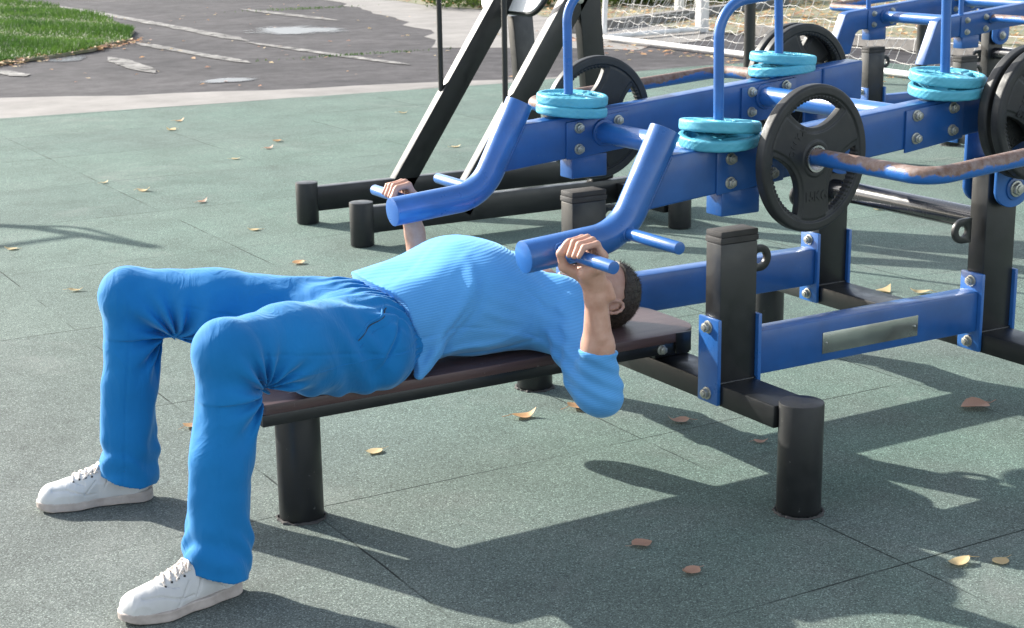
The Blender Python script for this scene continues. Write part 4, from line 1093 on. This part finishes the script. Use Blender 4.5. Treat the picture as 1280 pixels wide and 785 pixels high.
# shoes
def make_shoe(s):
    a = A(ANK[s]); d = A((*TOE[s], 0)); d /= np.linalg.norm(d); l = A((-d[1], d[0], 0))
    heel = A((a[0], a[1], 0)) - d * .062
    def W(u, w, z): return tuple(heel + d * u + l * w + A((0, 0, z)))
    inn = 1 if s < 0 else -1            # big toe side (towards the other foot)
    q = l[1] * inn                      # +1 if +w is the inner side
    sg = 1 if q > 0 else -1
    def loc(P): q_ = P - heel; return q_ @ d, q_ @ l * sg, P[:, 2]
    def outline(u, w, grow=0):
        # distance to foot print: circles chain with smooth union
        pts = [(.040, .000, .036), (.115, -.006, .034), (.205, -.002, .0475), (.260, .008, .040)]
        dd = None
        for (u0, w0, r0), (u1, w1, r1) in zip(pts, pts[1:]):
            ba = A((u1 - u0, w1 - w0)); L = ba @ ba; t = np.clip(((u - u0) * ba[0] + (w - w0) * ba[1]) / L, 0, 1)
            e = np.hypot(u - u0 - t * ba[0], w - w0 - t * ba[1]) - (r0 + (r1 - r0) * t)
            if dd is None: dd = e
            else: h = np.clip(.5 + .5 * (dd - e) / .02, 0, 1); dd = dd + (e - dd) * h - .02 * h * (1 - h)
        return dd - grow
    def solef(P):
        u, w, z = loc(P); o = outline(u, w, .0015)
        top = .026 + .008 * np.clip((.10 - u) / .1, 0, 1) + .004 * np.clip((u - .24) / .05, 0, 1); bot = .0008 + .011 * np.clip((u - .235) / .06, 0, 1) ** 2
        dd = np.maximum(np.maximum(o, z - top), bot - z)
        return dd + .0007 * np.exp(-((z - .017) / .0016) ** 2) + .002 * np.clip((.004 - z) / .004, 0, 1)
    sole = mesh_sdf(solef, tuple(heel - A((.33, .18, .006))), tuple(heel + A((.10, .18, .045))), .0024, 'sole')
    up = SDF()
    F = lambda u, w, z: W(u, w * sg, z)
    up.cap(F(.045, 0, .050), F(.047, 0, .085), .0375, .034, .02); up.cap(F(.047, 0, .085), F(.055, 0, .108), .034, .037, .02)
    up.cap(F(.06, 0, .05), F(.20, -.002, .034), .038, .040, .02); up.cap(F(.195, -.014, .030), F(.258, -.004, .030), .036, .034, .02); up.cap(F(.20, .018, .030), F(.262, .016, .031), .036, .032, .02)
    up.cap(F(.085, 0, .088), F(.17, 0, .058), .030, .026, .02); up.cap(F(.17, 0, .058), F(.235, .004, .036), .026, .026, .03)
    up.cap(F(.085, 0, .102), F(.135, 0, .084), .022, .020, .015)
    def upost(P, dd):
        u, w, z = loc(P)
        # stitched panel lines as shallow grooves
        def line(v, wd=.0024, dp=.0034): return dp * np.exp(-(v / wd) ** 2)
        g = line(z - .040 - .35 * np.clip(u - .17, 0, .05)) * (u > .14) * (u < .26) + line((u - .16) + .9 * (z - .06)) * (z > .025) * (z < .075) * (np.abs(w) > .012) + line((u - .075) - .8 * (z - .05)) * (z > .03) + line((z - .062) - .5 * (u - .06)) * (u < .10) + line((u - .118) + .5 * (z - .07)) * (z > .035) * (np.abs(w) > .015)
        g = g + line(np.hypot(u - .175, w * 1.15) - .040) * (z > .045) * (u > .175)
        dd = dd + g + .0008 * g_noise(P, 60, 2)
        tongue = line(np.abs(w) - .0135, .002, .003) * (u > .085) * (u < .185) * (z > .05); dd = dd + tongue
        dd = np.maximum(dd, outline(u, w, .0005) - 0.0006)
        dd = np.maximum(dd, z - (.095 + .15 * np.clip(u - .06, 0, .06) + .2 * np.clip(.03 - u, 0, .03)))
        # opening
        op = np.maximum(np.hypot((u - .062) / 1.2, w) - .030, .070 - z); dd = np.maximum(dd, -op)
        return np.maximum(dd, .022 - z)
    up.post = upost
    um = mesh_sdf(up, tuple(heel - A((.33, .18, -.015))), tuple(heel + A((.10, .18, .13))), .0021, 'shoe')
    o = link_mesh('shoe', um, M['leather'], man)
    M['leather'].node_tree.nodes['Principled BSDF'].inputs['Roughness'].default_value = .5
    so = link_mesh('sole', sole, M['sole'], o)
    # laces
    zz = np.linspace(.02, .14, 241)
    def topz(u, w=0.):
        P = np.array([F(u, w, z) for z in zz]); v = up(P) < 0
        return float(zz[np.where(v)[0][-1]]) if v.any() else .05
    bm = bmesh.new()
    us = [.140, .156, .172, .188, .204]
    for i, u in enumerate(us):
        add_tube(bm, fillet([F(u, w_, topz(u, w_) + .0012) for w_ in (-.023, -.015, -.007, 0, .007, .015, .023)], .01, 2), .0028, 8)
        if i: add_tube(bm, [F((us[i - 1] * (1 - t) + u * t), w_, topz((us[i - 1] * (1 - t) + u * t), w_) + .0035) for t, w_ in ((0, .019), (.3, .008), (.7, -.008), (1, -.019))], .0025, 8)
    b0 = .134
    for q in (-1, 1):
        T_ = lambda u, w_, e: F(u, w_ * q, topz(u, w_ * q) + e)
        add_tube(bm, fillet([T_(b0, 0, .004), T_(b0 + .004, .016, .010), T_(b0 + .018, .029, .006), T_(b0 + .014, .012, .005), T_(b0, .002, .004)], .006, 5), .0023, 8)
        add_tube(bm, fillet([T_(b0, 0, .004), T_(b0 + .02, .014, .008), T_(b0 + .045, .030, .003)], .01, 5), .0023, 8)
    done(bm, 'lace', M['lace'], o)
    bm = bmesh.new()
    for u in us[1:]:
        for q in (-1, 1):
            p = Vector(F(u, q * .026, topz(u, q * .026) + .0002)); bmesh.ops.create_icosphere(bm, subdivisions=2, radius=.003, matrix=Matrix.Translation(p))
    done(bm, 'eyelets', M['dark'], o)
for s in (-1, 1): make_shoe(s)

# ------------------------------------------------------------------ camera, light, world
cam_d = bpy.data.cameras.new('camera'); cam = bpy.data.objects.new('camera', cam_d); C.objects.link(cam)
yaw, pit, rol = .5279, .2503, -.0145
fw = Vector((math.sin(yaw) * math.cos(pit), math.cos(yaw) * math.cos(pit), -math.sin(pit)))
rt = Vector((math.cos(yaw), -math.sin(yaw), 0)); up_ = rt.cross(fw)
r2 = rt * math.cos(rol) + up_ * math.sin(rol); u2 = -rt * math.sin(rol) + up_ * math.cos(rol)
mw = Matrix((r2, u2, -fw)).transposed().to_4x4(); mw.translation = (-2.5718, -2.9684, 1.519)
cam.matrix_world = mw
cam_d.sensor_width = 36; cam_d.lens = 2006.47 / 1280 * 36; cam_d.clip_end = 2000; cam_d.clip_start = .05
cam_d.shift_y = 0
cam_d.dof.use_dof = True; cam_d.dof.focus_distance = 4.3; cam_d.dof.aperture_fstop = 13
scene.camera = cam
KX, KY = .78, -1.79
sd = Vector((KX, KY, -1)).normalized(); el = math.asin(-sd.z)
sun_d = bpy.data.lights.new('sun', 'SUN'); sun = bpy.data.objects.new('sun', sun_d); C.objects.link(sun)
sun.rotation_euler = sd.to_track_quat('-Z', 'Y').to_euler(); sun_d.energy = 5.0; sun_d.angle = R(.53); sun_d.color = (1, .95, .86)
w = bpy.data.worlds.new('World'); scene.world = w; w.use_nodes = True
nt = w.node_tree; bg = nt.nodes['Background']; sky = nt.nodes.new('ShaderNodeTexSky'); sky.sky_type = 'NISHITA'; sky.sun_disc = False
sky.sun_elevation = el; sky.sun_rotation = math.atan2(-KX, -KY); sky.air_density = 1.0; sky.dust_density = 1.5; sky.altitude = 100
hs = nt.nodes.new('ShaderNodeHueSaturation'); hs.inputs['Saturation'].default_value = .48; nt.links.new(sky.outputs[0], hs.inputs['Color']); nt.links.new(hs.outputs[0], bg.inputs[0]); bg.inputs[1].default_value = .15
vs = scene.view_settings; vs.view_transform = 'Standard'; vs.look = 'None'; vs.exposure = 1.15; vs.gamma = 1; vs.use_curve_mapping = False
scene.render.engine = 'CYCLES'
